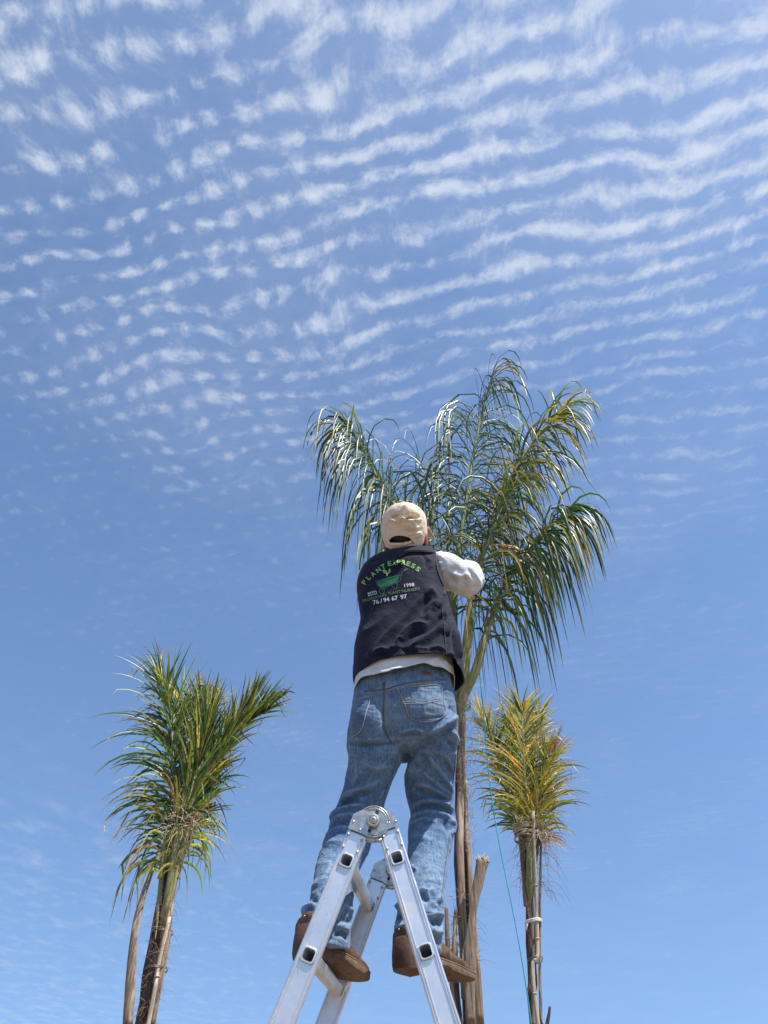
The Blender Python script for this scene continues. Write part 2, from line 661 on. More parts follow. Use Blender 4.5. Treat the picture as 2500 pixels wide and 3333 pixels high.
def m_steel(N):
    c = OC(N)
    n = N.noise(c, 60, 5, 0.65)
    r = N.ramp(N.noise(c, 26, 5, 0.7), 0.5, 0.8)
    base = N.mix(N.ramp(n, 0.3, 0.7), (0.40, 0.39, 0.35), (0.60, 0.58, 0.52))
    base = N.mix(N.m('MULTIPLY', r, 0.6), base, (0.25, 0.19, 0.12))
    return princ(N, Base__Color=base, Roughness=N.m('ADD', 0.34, N.m('MULTIPLY', r, 0.3)), Metallic=N.m('SUBTRACT', 0.9, N.m('MULTIPLY', r, 0.5)), Normal=bump(N, n, 0.15, 0.001))


def m_leather(N):
    c = OC(N)
    n = N.noise(c, 45, 5, 0.65)
    f = N.noise(c, 260, 3, 0.6)
    d = N.noise(c, 14, 5, 0.7)
    base = N.mix(N.ramp(n, 0.3, 0.7), (0.060, 0.027, 0.014), (0.115, 0.060, 0.032))
    base = N.mix(N.m('MULTIPLY', N.ramp(d, 0.48, 0.66), 0.7), base, (0.155, 0.100, 0.060))
    sc2 = N.ramp(N.noise(c, 34, 6, 0.72), 0.56, 0.64)
    base = N.mix(N.m('MULTIPLY', sc2, 0.45), base, (0.20, 0.135, 0.085))
    dk = N.ramp(N.noise(c, 24, 5, 0.7), 0.60, 0.68)
    base = N.mix(N.m('MULTIPLY', dk, 0.7), base, (0.030, 0.016, 0.010))
    return princ(N, Base__Color=base, Roughness=0.68, Specular__IOR__Level=0.4, Normal=bump(N, N.m('ADD', n, N.m('MULTIPLY', f, 0.4)), 0.5, 0.003))


def m_ground(N):
    c = OC(N)
    a = N.noise(c, 0.35, 6, 0.6)
    b_ = N.noise(c, 6.0, 6, 0.65)
    d = N.noise(c, 45.0, 4, 0.6)
    base = N.mix(N.ramp(N.m('ADD', N.m('MULTIPLY', a, 0.5), N.m('MULTIPLY', b_, 0.5)), 0.35, 0.65), (0.17, 0.125, 0.08), (0.26, 0.20, 0.14))
    base = N.mix(N.m('MULTIPLY', N.ramp(d, 0.6, 0.72), 0.6), base, (0.32, 0.27, 0.21))
    return princ(N, Base__Color=base, Roughness=0.95, Specular__IOR__Level=0.15, Normal=bump(N, N.m('ADD', b_, d), 0.8, 0.03))


M = {}
M['denim'] = material('denim', m_denim)
M['vest'] = material('vest_fabric', m_cloth((0.0095, 0.0105, 0.029), (0.007, 0.008, 0.022), (0.013, 0.013, 0.031), 0.003, 40, 0.06, 0.4))
M['vest_edge'] = material('vest_binding', m_cloth((0.014, 0.014, 0.026), (0.010, 0.010, 0.018), (0.03, 0.03, 0.04), 0.002, 60, 0.2, 0.3))
M['shirt'] = material('shirt_cotton', m_cloth((0.68, 0.69, 0.71), (0.62, 0.63, 0.65), (0.60, 0.57, 0.51), 0.004, 45, 0.1, 0.35))
M['shirt_tail'] = material('shirt_tail', m_cloth((0.68, 0.67, 0.65), (0.62, 0.61, 0.58), (0.50, 0.47, 0.41), 0.004, 45, 0.1, 0.45))
M['cap'] = material('cap_cotton', m_cloth((0.74, 0.61, 0.47), (0.68, 0.55, 0.42), (0.56, 0.43, 0.31), 0.003, 55, 0.1, 0.4))
M['skin'] = simple('skin', (0.45, 0.15, 0.09), 0.5, 0.12, 70, 0.001)
M['hair'] = simple('hair', (0.018, 0.015, 0.014), 0.6, 0.4, 160, 0.003, aniso=(1, 1, 0.25))
M['leather'] = material('boot_leather', m_leather)
M['sole'] = simple('boot_sole', (0.145, 0.090, 0.052), 0.75, 0.4, 55, 0.004)
M['heel'] = simple('boot_heel', (0.095, 0.045, 0.025), 0.7, 0.55, 36, 0.004)
M['thread'] = simple('seam_thread', (0.30, 0.33, 0.33), 0.9, 0.35, 300, 0.001)
M['thread_dark'] = simple('seam_shadow', (0.07, 0.12, 0.19), 0.9, 0.3, 300, 0.001)  # dark blue of the seam strips on the jeans
M['patch'] = simple('waist_label', (0.17, 0.045, 0.03), 0.7, 0.25, 90, 0.001)
M['alu'] = material('aluminium', m_alu)
M['steel'] = material('zinc_steel', m_steel)
M['rubber'] = simple('black_rubber', (0.015, 0.015, 0.016), 0.6, 0.2, 60, 0.001)
M['leaf'] = material('palm_leaf', m_leaf)
M['bark'] = material('palm_trunk', m_bark((0.040, 0.024, 0.018), (0.15, 0.095, 0.070), (0.33, 0.235, 0.17)))
M['sheath'] = material('dry_sheath', m_bark((0.17, 0.115, 0.08), (0.33, 0.25, 0.18), (0.42, 0.34, 0.25)))
M['petiole'] = material('petiole', m_bark((0.20, 0.20, 0.08), (0.32, 0.31, 0.15), (0.40, 0.33, 0.20)))
M['petiole_green'] = material('petiole_green', m_bark((0.10, 0.14, 0.05), (0.19, 0.24, 0.10), (0.28, 0.28, 0.15)))
M['cane'] = material('bamboo_cane', m_bark((0.36, 0.29, 0.20), (0.52, 0.44, 0.33), (0.55, 0.49, 0.40)))
M['straw'] = simple('dry_straw', (0.46, 0.37, 0.25), 0.7, 0.35, 60, 0.002)
M['fibre'] = simple('palm_fibre', (0.27, 0.18, 0.11), 0.8, 0.4, 40)
M['wire'] = simple('tie_wire', (0.22, 0.21, 0.19), 0.45, 0.25, 60, metal=0.8)
M['rag'] = simple('white_tie', (0.75, 0.74, 0.71), 0.85, 0.15, 60, 0.002)
M['rope'] = simple('turquoise_cord', (0.05, 0.48, 0.52), 0.6, 0.25, 300, 0.0005)
M['ground'] = material('dry_soil', m_ground)
M['print_light'] = simple('print_light_green', (0.20, 0.42, 0.10), 0.6, 0.12, 200)
M['print_leaf'] = simple('print_leaf_green', (0.22, 0.36, 0.10), 0.6, 0.15, 200)
M['print_green'] = simple('print_green', (0.012, 0.15, 0.06), 0.6, 0.15, 200)
M['print_teal'] = simple('print_teal', (0.015, 0.085, 0.06), 0.6, 0.15, 200)
M['print_olive'] = simple('print_olive', (0.12, 0.22, 0.09), 0.6, 0.12, 200)
M['print_white'] = simple('print_white', (0.62, 0.61, 0.66), 0.6, 0.06, 200)

# ------------------------------------------------------------------ ground (below the frame; it bounces warm light upwards)
g = Geo()
rr = [0, 2, 4, 7, 12, 20, 40, 80, 160, 320, 640, 1200]
g.v.append((0, 3, 0))
for r in rr[1:]:
    for j in range(48):
        a = 2 * math.pi * j / 48
        g.v.append((r * math.cos(a), 3 + r * math.sin(a), -0.02 + 0.02 * math.sin(3 * a + r) if r > 5 else -0.01))
for j in range(48):
    g.f.append((0, 1 + j, 1 + (j + 1) % 48))
for i in range(len(rr) - 2):
    for j in range(48):
        a, b = 1 + i * 48 + j, 1 + i * 48 + (j + 1) % 48
        g.f.append((a, a + 48, b + 48, b))
gr = obj('ground', fixn(g.mesh('ground')), M['ground'])
gr['kind'] = 'structure'

# ------------------------------------------------------------------ folding ladder
YN, YF = 2.15, 2.60                 # ground distance of the near and the far side rails
RUNGDX = 0.056                      # the rungs run slightly to the right as they go away
LH1, LH2 = U(1128, 2800, YN), U(1005, 3108, YN)
RH1, RH2 = U(1292, 2791, YN), U(1386, 3096, YN)
HC = U(1215, 2675, YN)              # hinge centre, near side
lad = thing('folding_ladder', 'silver aluminium hinged ladder opened as an A-frame under the man\'s boots', 'ladder', (HC.x, (YN + YF) / 2, 0))
RW = 0.060                          # rail width
RD = 0.024                          # rail depth


def rail_profile():
    w, d = RW / 2, RD / 2
    top = [(-w, -d + 0.003), (-w + 0.003, -d), (-w + 0.0048, -d), (-w + 0.0058, -d + 0.0024), (-w + 0.0078, -d + 0.0024), (-w + 0.0088, -d), (-w + 0.0108, -d), (-w + 0.0122, -d + 0.0026)]
    prof = top + [(-x, y) for x, y in reversed(top)]
    return prof + [(x, -y) for x, y in reversed(prof)]


def rounded_sq(h, r, n=4):
    out = []
    for cx, cy, a0 in ((1, 1, 0), (-1, 1, 90), (-1, -1, 180), (1, -1, 270)):
        for k in range(n + 1):
            a = math.radians(a0 + 90 * k / n)
            out.append((cx * (h - r) + r * math.cos(a), cy * (h - r) + r * math.sin(a)))
    return out


EY = Vector((0, 1, 0))
sides = []
for (h1, h2, top_px) in ((LH1, LH2, (1163, 2714)), (RH1, RH2, (1264, 2704))):
    ax = (h2 - h1)
    step = ax.length
    ax.normalize()                                   # pointing down the rail
    start = U(top_px[0], top_px[1], YN)
    start = h1 - ax * (h1 - start).length
    length = (start.z - 0.03) / -ax.z
    ac = Vector((-ax.z, 0, ax.x))                    # across the rail, pointing right
    if ac.x < 0:
        ac = -ac
    holes = []
    k = 0
    while (h1 + ax * step * k).z > 0.2:
        holes.append(h1 + ax * step * k)
        k += 1
    sides.append((ax, ac, start, length, holes))
    for yc, dxo in ((YN + RD / 2, 0.0), (YF - RD / 2, RUNGDX)):
        gg = Geo()
        gg.prism(rail_profile(), 0, length, start + Vector((dxo, yc - YN, 0)), ac, EY, ax)
        me = fixn(gg.mesh('rail', False))
        cut = Geo()
        for hc in holes:
            cut.prism(rounded_sq(0.0155, 0.007), -0.05, 0.05, hc + Vector((dxo, yc - YN, 0)), ac, ax, EY)
        cm = fixn(cut.mesh('cut', False))
        o1 = bpy.data.objects.new('t1', me); o2 = bpy.data.objects.new('t2', cm)
        COL.objects.link(o1); COL.objects.link(o2)
        md = o1.modifiers.new('b', 'BOOLEAN')
        md.operation = 'DIFFERENCE'; md.object = o2; md.solver = 'EXACT'
        res = bpy.data.meshes.new_from_object(o1.evaluated_get(bpy.context.evaluated_depsgraph_get()))
        bpy.data.objects.remove(o1); bpy.data.objects.remove(o2)
        rail = obj('rail', res, M['alu'], lad)
        ft = Geo()
        foot = start + ax * length + Vector((dxo, yc - YN, 0))
        ft.box(foot + Vector((0, 0, 0.005)), (RW + 0.016, RD + 0.012, 0.075))
        obj('rubber_foot', ft, M['rubber'], rail, smooth=False)
    for hc in holes:
        # a square tube through both rails, its ends flared into a rim
        rg = Geo()
        y0, y1 = -0.0035, YF - YN + 0.0035
        sl = Vector((RUNGDX, 0, 0)) / (YF - YN)

        def ring(h, r, y):
            c = hc + EY * y + sl * y
            return [c + ac * p[0] + ax * p[1] for p in rounded_sq(h, r)]
        outer = [ring(0.0180, 0.009, y0 + 0.0005), ring(0.0188, 0.009, y0 + 0.002), ring(0.0188, 0.009, -0.0002), ring(0.0152, 0.007, 0.0), ring(0.0152, 0.007, RD), ring(0.0165, 0.007, RD + 0.002),
                 ring(0.0165, 0.007, YF - YN - RD - 0.002), ring(0.0152, 0.007, YF - YN - RD), ring(0.0152, 0.007, YF - YN), ring(0.0188, 0.009, YF - YN + 0.0002), ring(0.0180, 0.009, y1)]
        inner = [ring(0.0148, 0.007, y1), ring(0.0136, 0.007, y1 - 0.004), ring(0.0136, 0.007, y0 + 0.004), ring(0.0148, 0.007, y0), ring(0.0180, 0.009, y0 + 0.0005)]
        rg.grid(outer + inner)
        obj('rung', rg, M['alu'], lad, angle=40)

# hinges
def disc(geo, c, r, y0, y1, n=40, r2=None):
    r2 = r2 or r
    rows = [[c + Vector((r * math.cos(2 * math.pi * j / n), y0, r * math.sin(2 * math.pi * j / n))) for j in range(n)],
            [c + Vector((r2 * math.cos(2 * math.pi * j / n), y1, r2 * math.sin(2 * math.pi * j / n))) for j in range(n)]]
    geo.grid(rows, True, True, True)


for far in (False, True):
    base = HC + (Vector((RUNGDX, YF - YN, 0)) if far else Vector((0, 0, 0)))
    s = 1.0
    c0 = base
    yo = 0.0 if not far else -RD      # plates sit over the rail face that looks at the camera
    arm_l, arm_r = sides[0], sides[1]
    hg = Geo()
    disc(hg, c0, 0.0455, yo - 0.002, yo + RD + 0.002)
    hinge = obj('hinge', hg, M['steel'], lad, angle=40)
    rim = Geo()
    for r_, w_ in ((0.0435, 0.0016), (0.0375, 0.0013)):
        ring_path = [c0 + Vector((0.002 + r_ * math.cos(2 * math.pi * j / 48), yo - 0.003, r_ * math.sin(2 * math.pi * j / 48))) for j in range(49)]
        rim.tube(ring_path, w_, 6)
    obj('hinge_rim', rim, M['steel'], hinge)
    pl = Geo()
    for si, (ax, ac, start, length, holes) in enumerate(sides):
        # plate from the disc down over the head of the rail
        off = (c0 - base) + base - HC
        o_ = start + off
        along = (c0 - o_).dot(ax)
        poly = [(-0.030, -0.004), (0.030, -0.004), (0.030 if si else 0.024, along + 0.014 if not si else along + 0.004), (0.018 if si else 0.005, along - 0.022), (-0.012, along - 0.018), (-0.030, along + (0.0 if not si else 0.020))]
        lay = 0.0045 if si == 0 else 0.0030
        pl.prism(poly, yo - lay, yo - lay + 0.0025, o_, ac, ax, EY)
        pl.prism(poly, yo + RD + 0.001, yo + RD + 0.0035, o_, ac, ax, EY)
        core = [(-0.022, 0.055), (0.022, 0.055), (0.022, along), (-0.022, along)]
        pl.prism(core, yo + 0.004, yo + RD - 0.004, o_, ac, ax, EY)
    obj('hinge_plate', pl, M['steel'], hinge, angle=30)
    kb = Geo()
    n = 32
    rows = []
    for r_, y_ in ((0.0195, -0.004), (0.0195, -0.013), (0.0175, -0.0165), (0.0130, -0.0175), (0.0105, -0.0150), (0.0100, -0.0175), (0.0045, -0.0190), (0.0035, -0.0165), (0.001, -0.0165)):
        rows.append([c0 + Vector((r_ * math.cos(2 * math.pi * j / n), yo + y_, r_ * math.sin(2 * math.pi * j / n))) for j in range(n)])
    kb.grid(rows, True, False, True)
    obj('hinge_knob', kb, M['steel'], hinge, angle=40)
    for da, rr_ in ((68, 0.0275), (-112, 0.0275)):
        sg = Geo()
        a = math.radians(da)
        R = Matrix.Rotation(-a + math.pi / 2, 3, 'Y')
        sg.box(c0 + Vector((rr_ * math.cos(a), yo - 0.0045, rr_ * math.sin(a))), (0.0085, 0.002, 0.0095), R)
        obj('slot', sg, M['rubber'], hinge, smooth=False)
    # lock lever under the disc
    lv = Geo()
    lv.tube([c0 + Vector((-0.018, yo + 0.004, -0.046)), c0 + Vector((0.0, yo + 0.004, -0.050)), c0 + Vector((0.020, yo + 0.004, -0.047))], 0.0055, 10, flat=(1, 1.4))
    lv.tube([c0 + Vector((0.006, yo + 0.0, -0.050)), c0 + Vector((0.018, yo + 0.0, -0.053)), c0 + Vector((0.026, yo + 0.004, -0.045))], 0.005, 10)
    obj('lock_lever', lv, M['steel'], hinge)
    # rivets
    dxo = base - HC
    for si, (ax, ac, start, length, holes) in enumerate(sides):
        for (aa, bb) in ((-0.023, 0.010), (0.019, 0.012), (-0.023, 0.046), (0.019, 0.046)) if si == 0 else ((-0.019, 0.012), (0.023, 0.010), (-0.019, 0.046), (0.023, 0.046)):
            rv = Geo()
            rv.ball(start + dxo + ac * aa + ax * bb + EY * (yo - 0.0003), 0.0042, 12, 6, (1, 0.9, 1))
            obj('rivet', rv, M['steel'], lad)
    for (aa, bb) in ((-0.022, -0.026), (0.004, -0.012)):
        ax, ac, start, length, holes = sides[0]
        rv = Geo()
        rv.ball(start + dxo + ac * aa + ax * bb + EY * (yo - 0.0035), 0.0040, 12, 6, (1, 0.9, 1))
        obj('rivet', rv, M['steel'], hinge)
    ax, ac, start, length, holes = sides[1]
    rv = Geo()
    rv.ball(start + dxo + ac * 0.026 + ax * -0.018 + EY * (yo - 0.003), 0.0042, 12, 6, (1, 0.9, 1))
    obj('rivet', rv, M['steel'], hinge)

# ------------------------------------------------------------------ the man on the ladder
def zring(l, r, y, h, ry, n=36, pw=2.3, turn=0.0):
    """horizontal slice of a body: left and right photo pixels at row y, centre h metres away, half depth ry"""
    a, b = U(l, y, h), U(r, y, h)
    c = (a + b) / 2
    rx = (b - a).length / 2
    out = []
    for j in range(n):
        t = 2 * math.pi * j / n
        ct, st = math.cos(t), math.sin(t)
        x = rx * math.copysign(abs(ct) ** (2 / pw), ct)
        yy = ry * math.copysign(abs(st) ** (2 / pw), st)
        out.append(Vector((c.x + x + turn * yy, c.y + yy - turn * x, c.z)))
    return out


def ring_stack(rows, per=5, n=36, pw=2.3, turn=0.0):
    """smoothly interpolated stack of zring rows: (l, r, y, h, ry)"""
    S = catmull(rows, per * (len(rows) - 1))
    return [zring(*q, n=n, pw=pw, turn=turn) for q in S]


# ---- bare body: head, neck, trunk, arms with hands, legs (mostly under the clothes), one continuous surface
bd = Geo()
HEADC = U(1316, 1722, 2.395)                       # centre of the skull
NECK0 = U(1318, 1850, 2.46)
SHR, SHL = U(1398, 1850, 2.47), U(1212, 1872, 2.47)
ELR = U(1528, 1893, 2.52)
WRR = U(1517, 1862, 2.74)
ELL = U(1222, 1950, 2.62)
WRL = U(1330, 1905, 2.78)
PEL = U(1312, 2290, 2.48)
HIPR, HIPL = U(1400, 2360, 2.49), U(1222, 2370, 2.48)
KNR, KNL = U(1405, 2655, 2.655), U(1165, 2660, 2.60)
ANR, ANL = U(1361, 3052, 2.49), U(1055, 3040, 2.36)
HT = Matrix.Rotation(math.radians(-9), 3, 'Z') @ Matrix.Rotation(math.radians(33), 3, 'X')      # he looks up: the head is tipped back
HV = lambda x, y, z: HEADC + HT @ Vector((x, y, z))
bd.ball(HEADC, 0.083, 20, 14, (0.93, 1.13, 1.2), HT)
bd.ball(HV(0.004, 0.045, -0.055), 0.062, 16, 10, (0.95, 0.95, 1.15), HT)         # jaw and face
bd.ball(HV(0.006, 0.108, -0.030), 0.014, 10, 8, (0.9, 1.2, 1.6), HT)              # nose
bd.ball(HV(0.006, 0.095, -0.072), 0.014, 10, 6, (1.7, 0.8, 0.7), HT)              # lips
for sx in (-1, 1):
    bd.ball(HV(0.006 + sx * 0.034, 0.080, 0.005), 0.016, 10, 6, (1.4, 0.7, 0.5), HT)   # brow
    R = HT @ Matrix.Rotation(sx * -0.45, 3, 'Z')
    ear = HV(sx * 0.086, -0.002, -0.058)
    bd.ball(ear, 0.036, 14, 10, (0.36, 0.60, 1.10), R)
    bd.ball(ear + R @ Vector((sx * 0.010, -0.016, 0.008)), 0.030, 12, 8, (0.38, 0.35, 1.1), R)
bd.tube([HV(0, -0.012, -0.03), HEADC + Vector((0, 0.052, -0.085)), NECK0], [0.058, 0.057, 0.066], 16)
bd.tube([NECK0 + Vector((0, 0, 0.02)), U(1312, 1930, 2.47), U(1310, 2060, 2.47), U(1312, 2180, 2.475), PEL], [0.075, 0.115, 0.105, 0.100, 0.120], 20, flat=(1.15, 0.8), ref=(0, 1, 0))
bd.tube([NECK0 + Vector((0, 0, -0.03)), SHR], [0.06, 0.055], 12)
bd.tube([NECK0 + Vector((0, 0, -0.03)), SHL], [0.06, 0.055], 12)
for sh, el, wr, sg in ((SHR, ELR, WRR, 1), (SHL, ELL, WRL, -1)):
    bd.tube([sh, (sh + el) / 2, el], [0.052, 0.046, 0.040], 14)
    bd.tube([el, el * 0.6 + wr * 0.4, wr], [0.040, 0.038, 0.027], 14)
    # hand closed round a leaf stalk
    fw = (wr - el).normalized()
    upv = Vector((0, 0, 1))
    sidev = fw.cross(upv).normalized()
    palm = wr + fw * 0.045
    bd.tube([wr, palm, wr + fw * 0.085], [0.026, 0.034, 0.032], 12, flat=(0.55, 1.1), ref=tuple(sidev))
    for k in range(4):
        base = wr + fw * (0.088 - 0.004 * abs(k - 1.4)) + upv * (0.028 - 0.019 * k)
        ln = (0.040, 0.046, 0.043, 0.034)[k]
        p1 = base + fw * ln * 0.85 - sidev * sg * 0.010
        p2 = p1 + fw * ln * 0.25 - sidev * sg * ln * 0.70
        p3 = p2 - fw * ln * 0.45 - sidev * sg * ln * 0.45
        bd.tube([base - fw * 0.02, base, p1, p2, p3], [0.0095, 0.0095, 0.0088, 0.0082, 0.0070], 8)
    tb = wr + fw * 0.035 + upv * 0.028
    bd.tube([tb - upv * 0.012, tb + upv * 0.012 + fw * 0.018 - sidev * sg * 0.010, tb + upv * 0.016 + fw * 0.045 - sidev * sg * 0.022, tb + upv * 0.010 + fw * 0.062 - sidev * sg * 0.038], [0.012, 0.0115, 0.010, 0.008], 8)
for hip, kn, an in ((HIPR, KNR, ANR), (HIPL, KNL, ANL)):
    bd.tube([PEL + Vector((0, 0, -0.02)), hip], [0.09, 0.085], 14)
    bd.tube([hip, (hip + kn) / 2, kn], [0.066, 0.056, 0.042], 14)
    bd.tube([kn, kn * 0.65 + an * 0.35 + Vector((0, -0.01, 0)), an, an + Vector((0, 0, -0.04))], [0.040, 0.042, 0.030, 0.030], 14)
body_me = remesh(bd, 0.005, 5)
person = obj('person', body_me, M['skin'])
person['label'] = 'man in a navy vest, jeans and beige cap standing on the ladder, seen from behind'
person['category'] = 'person'

# hair at the back of the head below and inside the cap opening
hr = Geo()
hr.ball(HV(0, -0.012, -0.012), 0.0855, 24, 16, (0.95, 1.06, 1.08), HT)
hr.tube([HV(0, -0.022, -0.05), HV(0, -0.022, -0.095), HV(0, -0.012, -0.125)], [0.066, 0.062, 0.056], 20)
hme = remesh(hr, 0.006, 3)
V = arrays(hme)
setco(hme, V + normals(hme) * (vnoise(V, 140, 3) * 0.0016)[:, None])
b = bmesh.new(); b.from_mesh(hme)
HTi = HT.transposed()
kill = [v for v in b.verts if (HTi @ (v.co - HEADC)).y > 0.020]
bmesh.ops.delete(b, geom=kill, context='VERTS')
b.to_mesh(hme); b.free()
obj('hair', hme, M['hair'], person)

# ---- jeans
NJ = 40
pelvis = [(1166, 1466, 2188, 2.475, 0.118), (1160, 1466, 2220, 2.475, 0.120), (1150, 1478, 2275, 2.478, 0.126), (1142, 1485, 2330, 2.482, 0.130),
          (1132, 1488, 2385, 2.490, 0.124), (1128, 1488, 2428, 2.500, 0.108), (1140, 1484, 2455, 2.505, 0.080)]
legL = [(1150, 1330, 2340, 2.49, 0.095), (1130, 1322, 2425, 2.495, 0.098), (1134, 1310, 2470, 2.50, 0.093), (1126, 1284, 2528, 2.535, 0.087), (1110, 1260, 2591, 2.572, 0.083),
        (1085, 1243, 2649, 2.590, 0.080), (1066, 1226, 2705, 2.575, 0.078), (1040, 1196, 2780, 2.525, 0.073), (1022, 1160, 2853, 2.470, 0.068), (1008, 1150, 2925, 2.415, 0.066),
        (986, 1146, 2985, 2.375, 0.070), (980, 1142, 3040, 2.362, 0.072), (974, 1136, 3100, 2.355, 0.072)]
legR = [(1318, 1482, 2340, 2.49, 0.095), (1318, 1489, 2425, 2.50, 0.098), (1330, 1487, 2470, 2.515, 0.092), (1315, 1483, 2528, 2.57, 0.087), (1322, 1478, 2590, 2.622, 0.083),
        (1336, 1482, 2645, 2.650, 0.082), (1328, 1482, 2695, 2.645, 0.080), (1326, 1466, 2769, 2.605, 0.076), (1318, 1457, 2836, 2.565, 0.071), (1303, 1449, 2900, 2.530, 0.068),
        (1290, 1445, 2970, 2.500, 0.070), (1282, 1443, 3045, 2.492, 0.072), (1284, 1438, 3120, 2.490, 0.072)]
jg = Geo()
jg.grid(ring_stack(pelvis, 5, NJ, 2.5, 0.14), True, True, True)
jg.grid(ring_stack(legL, 4, NJ, 2.15), True, True, True)
jg.grid(ring_stack(legR, 4, NJ, 2.15), True, True, True)
# buttocks
jg.ball(U(1218, 2345, 2.425), 0.084, 20, 14, (0.95, 0.75, 1.12))
jg.ball(U(1390, 2330, 2.405), 0.088, 20, 14, (0.95, 0.75, 1.12))
jme = remesh(jg, 0.0052, 9)


def Z2(*pts):      # pixels measured in the jeans close-up
    return [(1050 + x / 2.765, 2150 + y / 2.765) for x, y in pts]


def Z3(*pts):      # ... in the ladder close-up
    return [(900 + x / 2.37, 2600 + y / 2.37) for x, y in pts]


F = [
    # seat
    (Z2((680, 655), (800, 615), (890, 625), (945, 665)), 9, 0.013, 0.3),
    (Z2((940, 660), (1050, 590), (1205, 480)), 12, 0.017, 0.3),
    (Z2((730, 790), (780, 880), (860, 800), (1010, 690), (1170, 590)), 16, -0.009),
    (Z2((690, 680), (800, 655), (900, 672)), 9, -0.008),
    (Z2((240, 745), (400, 750), (560, 745), (700, 735)), 9, -0.011, 0.2),
    (Z2((230, 715), (400, 715), (560, 700)), 11, 0.006),
    (Z2((555, 150), (552, 400), (560, 600), (610, 730)), 7, -0.006),
    (Z2((1130, 420), (1180, 440), (1200, 500)), 7, -0.006),
    (Z2((380, 260), (500, 290), (700, 330)), 16, -0.004),
    (Z2((330, 900), (480, 960), (620, 930)), 14, 0.005),
    (Z2((300, 930), (300, 1050), (260, 1150)), 10, 0.004),
    # right thigh
    (Z2((960, 870), (1040, 960), (1130, 1100), (1160, 1190)), 9, 0.010, 0.2),
    (Z2((900, 1000), (980, 1060), (1080, 1150), (1150, 1220)), 10, 0.008, -0.2),
    (Z2((820, 1100), (930, 1120), (1060, 1190), (1140, 1250)), 9, 0.010, -0.2),
    (Z2((830, 1150), (940, 1190), (1090, 1260)), 9, -0.007),
    (Z2((1150, 620), (1200, 700), (1190, 800)), 8, 0.007),
    (Z2((1120, 730), (1170, 760), (1200, 830)), 7, -0.007),
    (Z2((1060, 800), (1130, 900), (1180, 980)), 9, 0.006),
    (Z2((1090, 830), (1130, 960), (1180, 1050)), 6, -0.005),
    (Z2((870, 830), (930, 900), (960, 1000)), 12, -0.006),
    # left thigh
    (Z2((160, 1260), (260, 1180), (400, 1130), (520, 1060)), 10, 0.009, 0.2),
    (Z2((150, 1320), (280, 1230), (430, 1190)), 9, -0.007),
    (Z2((560, 1150), (500, 1260), (480, 1330)), 8, 0.004),
    (Z2((640, 800), (580, 900), (420, 1000)), 14, 0.004),
    # knees
    (Z3((410, 170), (520, 80), (600, 50), (690, 60)), 9, 0.014, 0.3),
    (Z3((420, 110), (520, 40), (640, 15)), 8, -0.009),
    (Z3((400, 230), (500, 150), (600, 130), (660, 150)), 9, 0.010, 0.3),
    (Z3((390, 260), (480, 200), (580, 185)), 8, -0.007),
    (Z3((380, 300), (460, 240), (560, 225)), 8, 0.007),
    (Z3((370, 370), (440, 330), (530, 330)), 8, 0.005),
    (Z3((1040, 60), (1140, 15), (1250, 20), (1370, 90)), 10, 0.013, 0.2),
    (Z3((1030, 110), (1150, 60), (1280, 80), (1380, 130)), 8, -0.009),
    (Z3((1050, 150), (1160, 105), (1290, 120), (1375, 180)), 8, 0.008),
    (Z3((1030, 200), (1140, 160), (1260, 190)), 7, 0.006),
    (Z3((1330, 170), (1370, 200), (1350, 280)), 8, 0.006),
    (Z3((1330, 120), (1310, 200), (1330, 260)), 7, -0.008),
    (Z3((1020, 300), (1100, 290), (1200, 330)), 12, 0.004),
    # shins
    (Z3((300, 690), (400, 560), (420, 470)), 9, 0.006),
    (Z3((1150, 720), (1200, 800), (1250, 860)), 9, 0.009, 0.3),
    (Z3((1040, 510), (1060, 540), (1110, 560)), 9, 0.008),
    (Z3((1110, 680), (1150, 720), (1220, 700)), 9, 0.010),
    (Z3((1100, 730), (1160, 780), (1230, 760)), 9, -0.008),
    (Z3((1250, 600), (1270, 700), (1250, 800)), 8, 0.006),
    # bunched hems
    (Z3((190, 900), (240, 850), (330, 830)), 10, 0.012, 0.3),
    (Z3((250, 790), (330, 760), (370, 690)), 8, -0.010),
    (Z3((190, 950), (260, 930), (320, 890)), 8, -0.010),
    (Z3((180, 1000), (240, 970), (300, 975)), 8, 0.008),
    (Z3((510, 820), (560, 860), (595, 860)), 9, 0.009),
    (Z3((500, 900), (540, 940), (590, 930)), 8, -0.009),
    (Z3((450, 1000), (500, 990), (550, 1030)), 9, 0.009),
    (Z3((440, 1050), (500, 1040), (550, 1070)), 7, -0.007),
    (Z3((920, 860), (960, 820), (1000, 830)), 9, 0.009),
    (Z3((910, 930), (960, 900), (1010, 920)), 9, -0.009),
    (Z3((915, 990), (980, 985), (1030, 975)), 8, 0.010),
    (Z3((915, 1030), (980, 1035), (1040, 1020)), 7, -0.008),
    (Z3((1170, 910), (1230, 890), (1285, 910)), 9, 0.010),
    (Z3((1190, 965), (1240, 945), (1280, 970)), 10, -0.013),
    (Z3((1190, 1010), (1230, 1030), (1275, 1020)), 8, 0.011),
]
fold(jme, [(f[0], f[1], f[2] * 1.7) + tuple(f[3:]) for f in F])
V = arrays(jme)
N_ = normals(jme)
wr_ = vnoise(V * np.array((1, 1, 1.6)), 26, 1) * 0.0026 + vnoise(V * np.array((1, 1, 1.9)), 60, 2) * 0.0011
lowz = np.clip((2.40 - V[:, 2]) / 0.25, 0, 1)
wr_ += lowz * vnoise(V * np.array((1, 1, 2.6)), 30, 5) * 0.0030
setco(jme, V + N_ * wr_[:, None])
relax(jme, 1, 0.25)
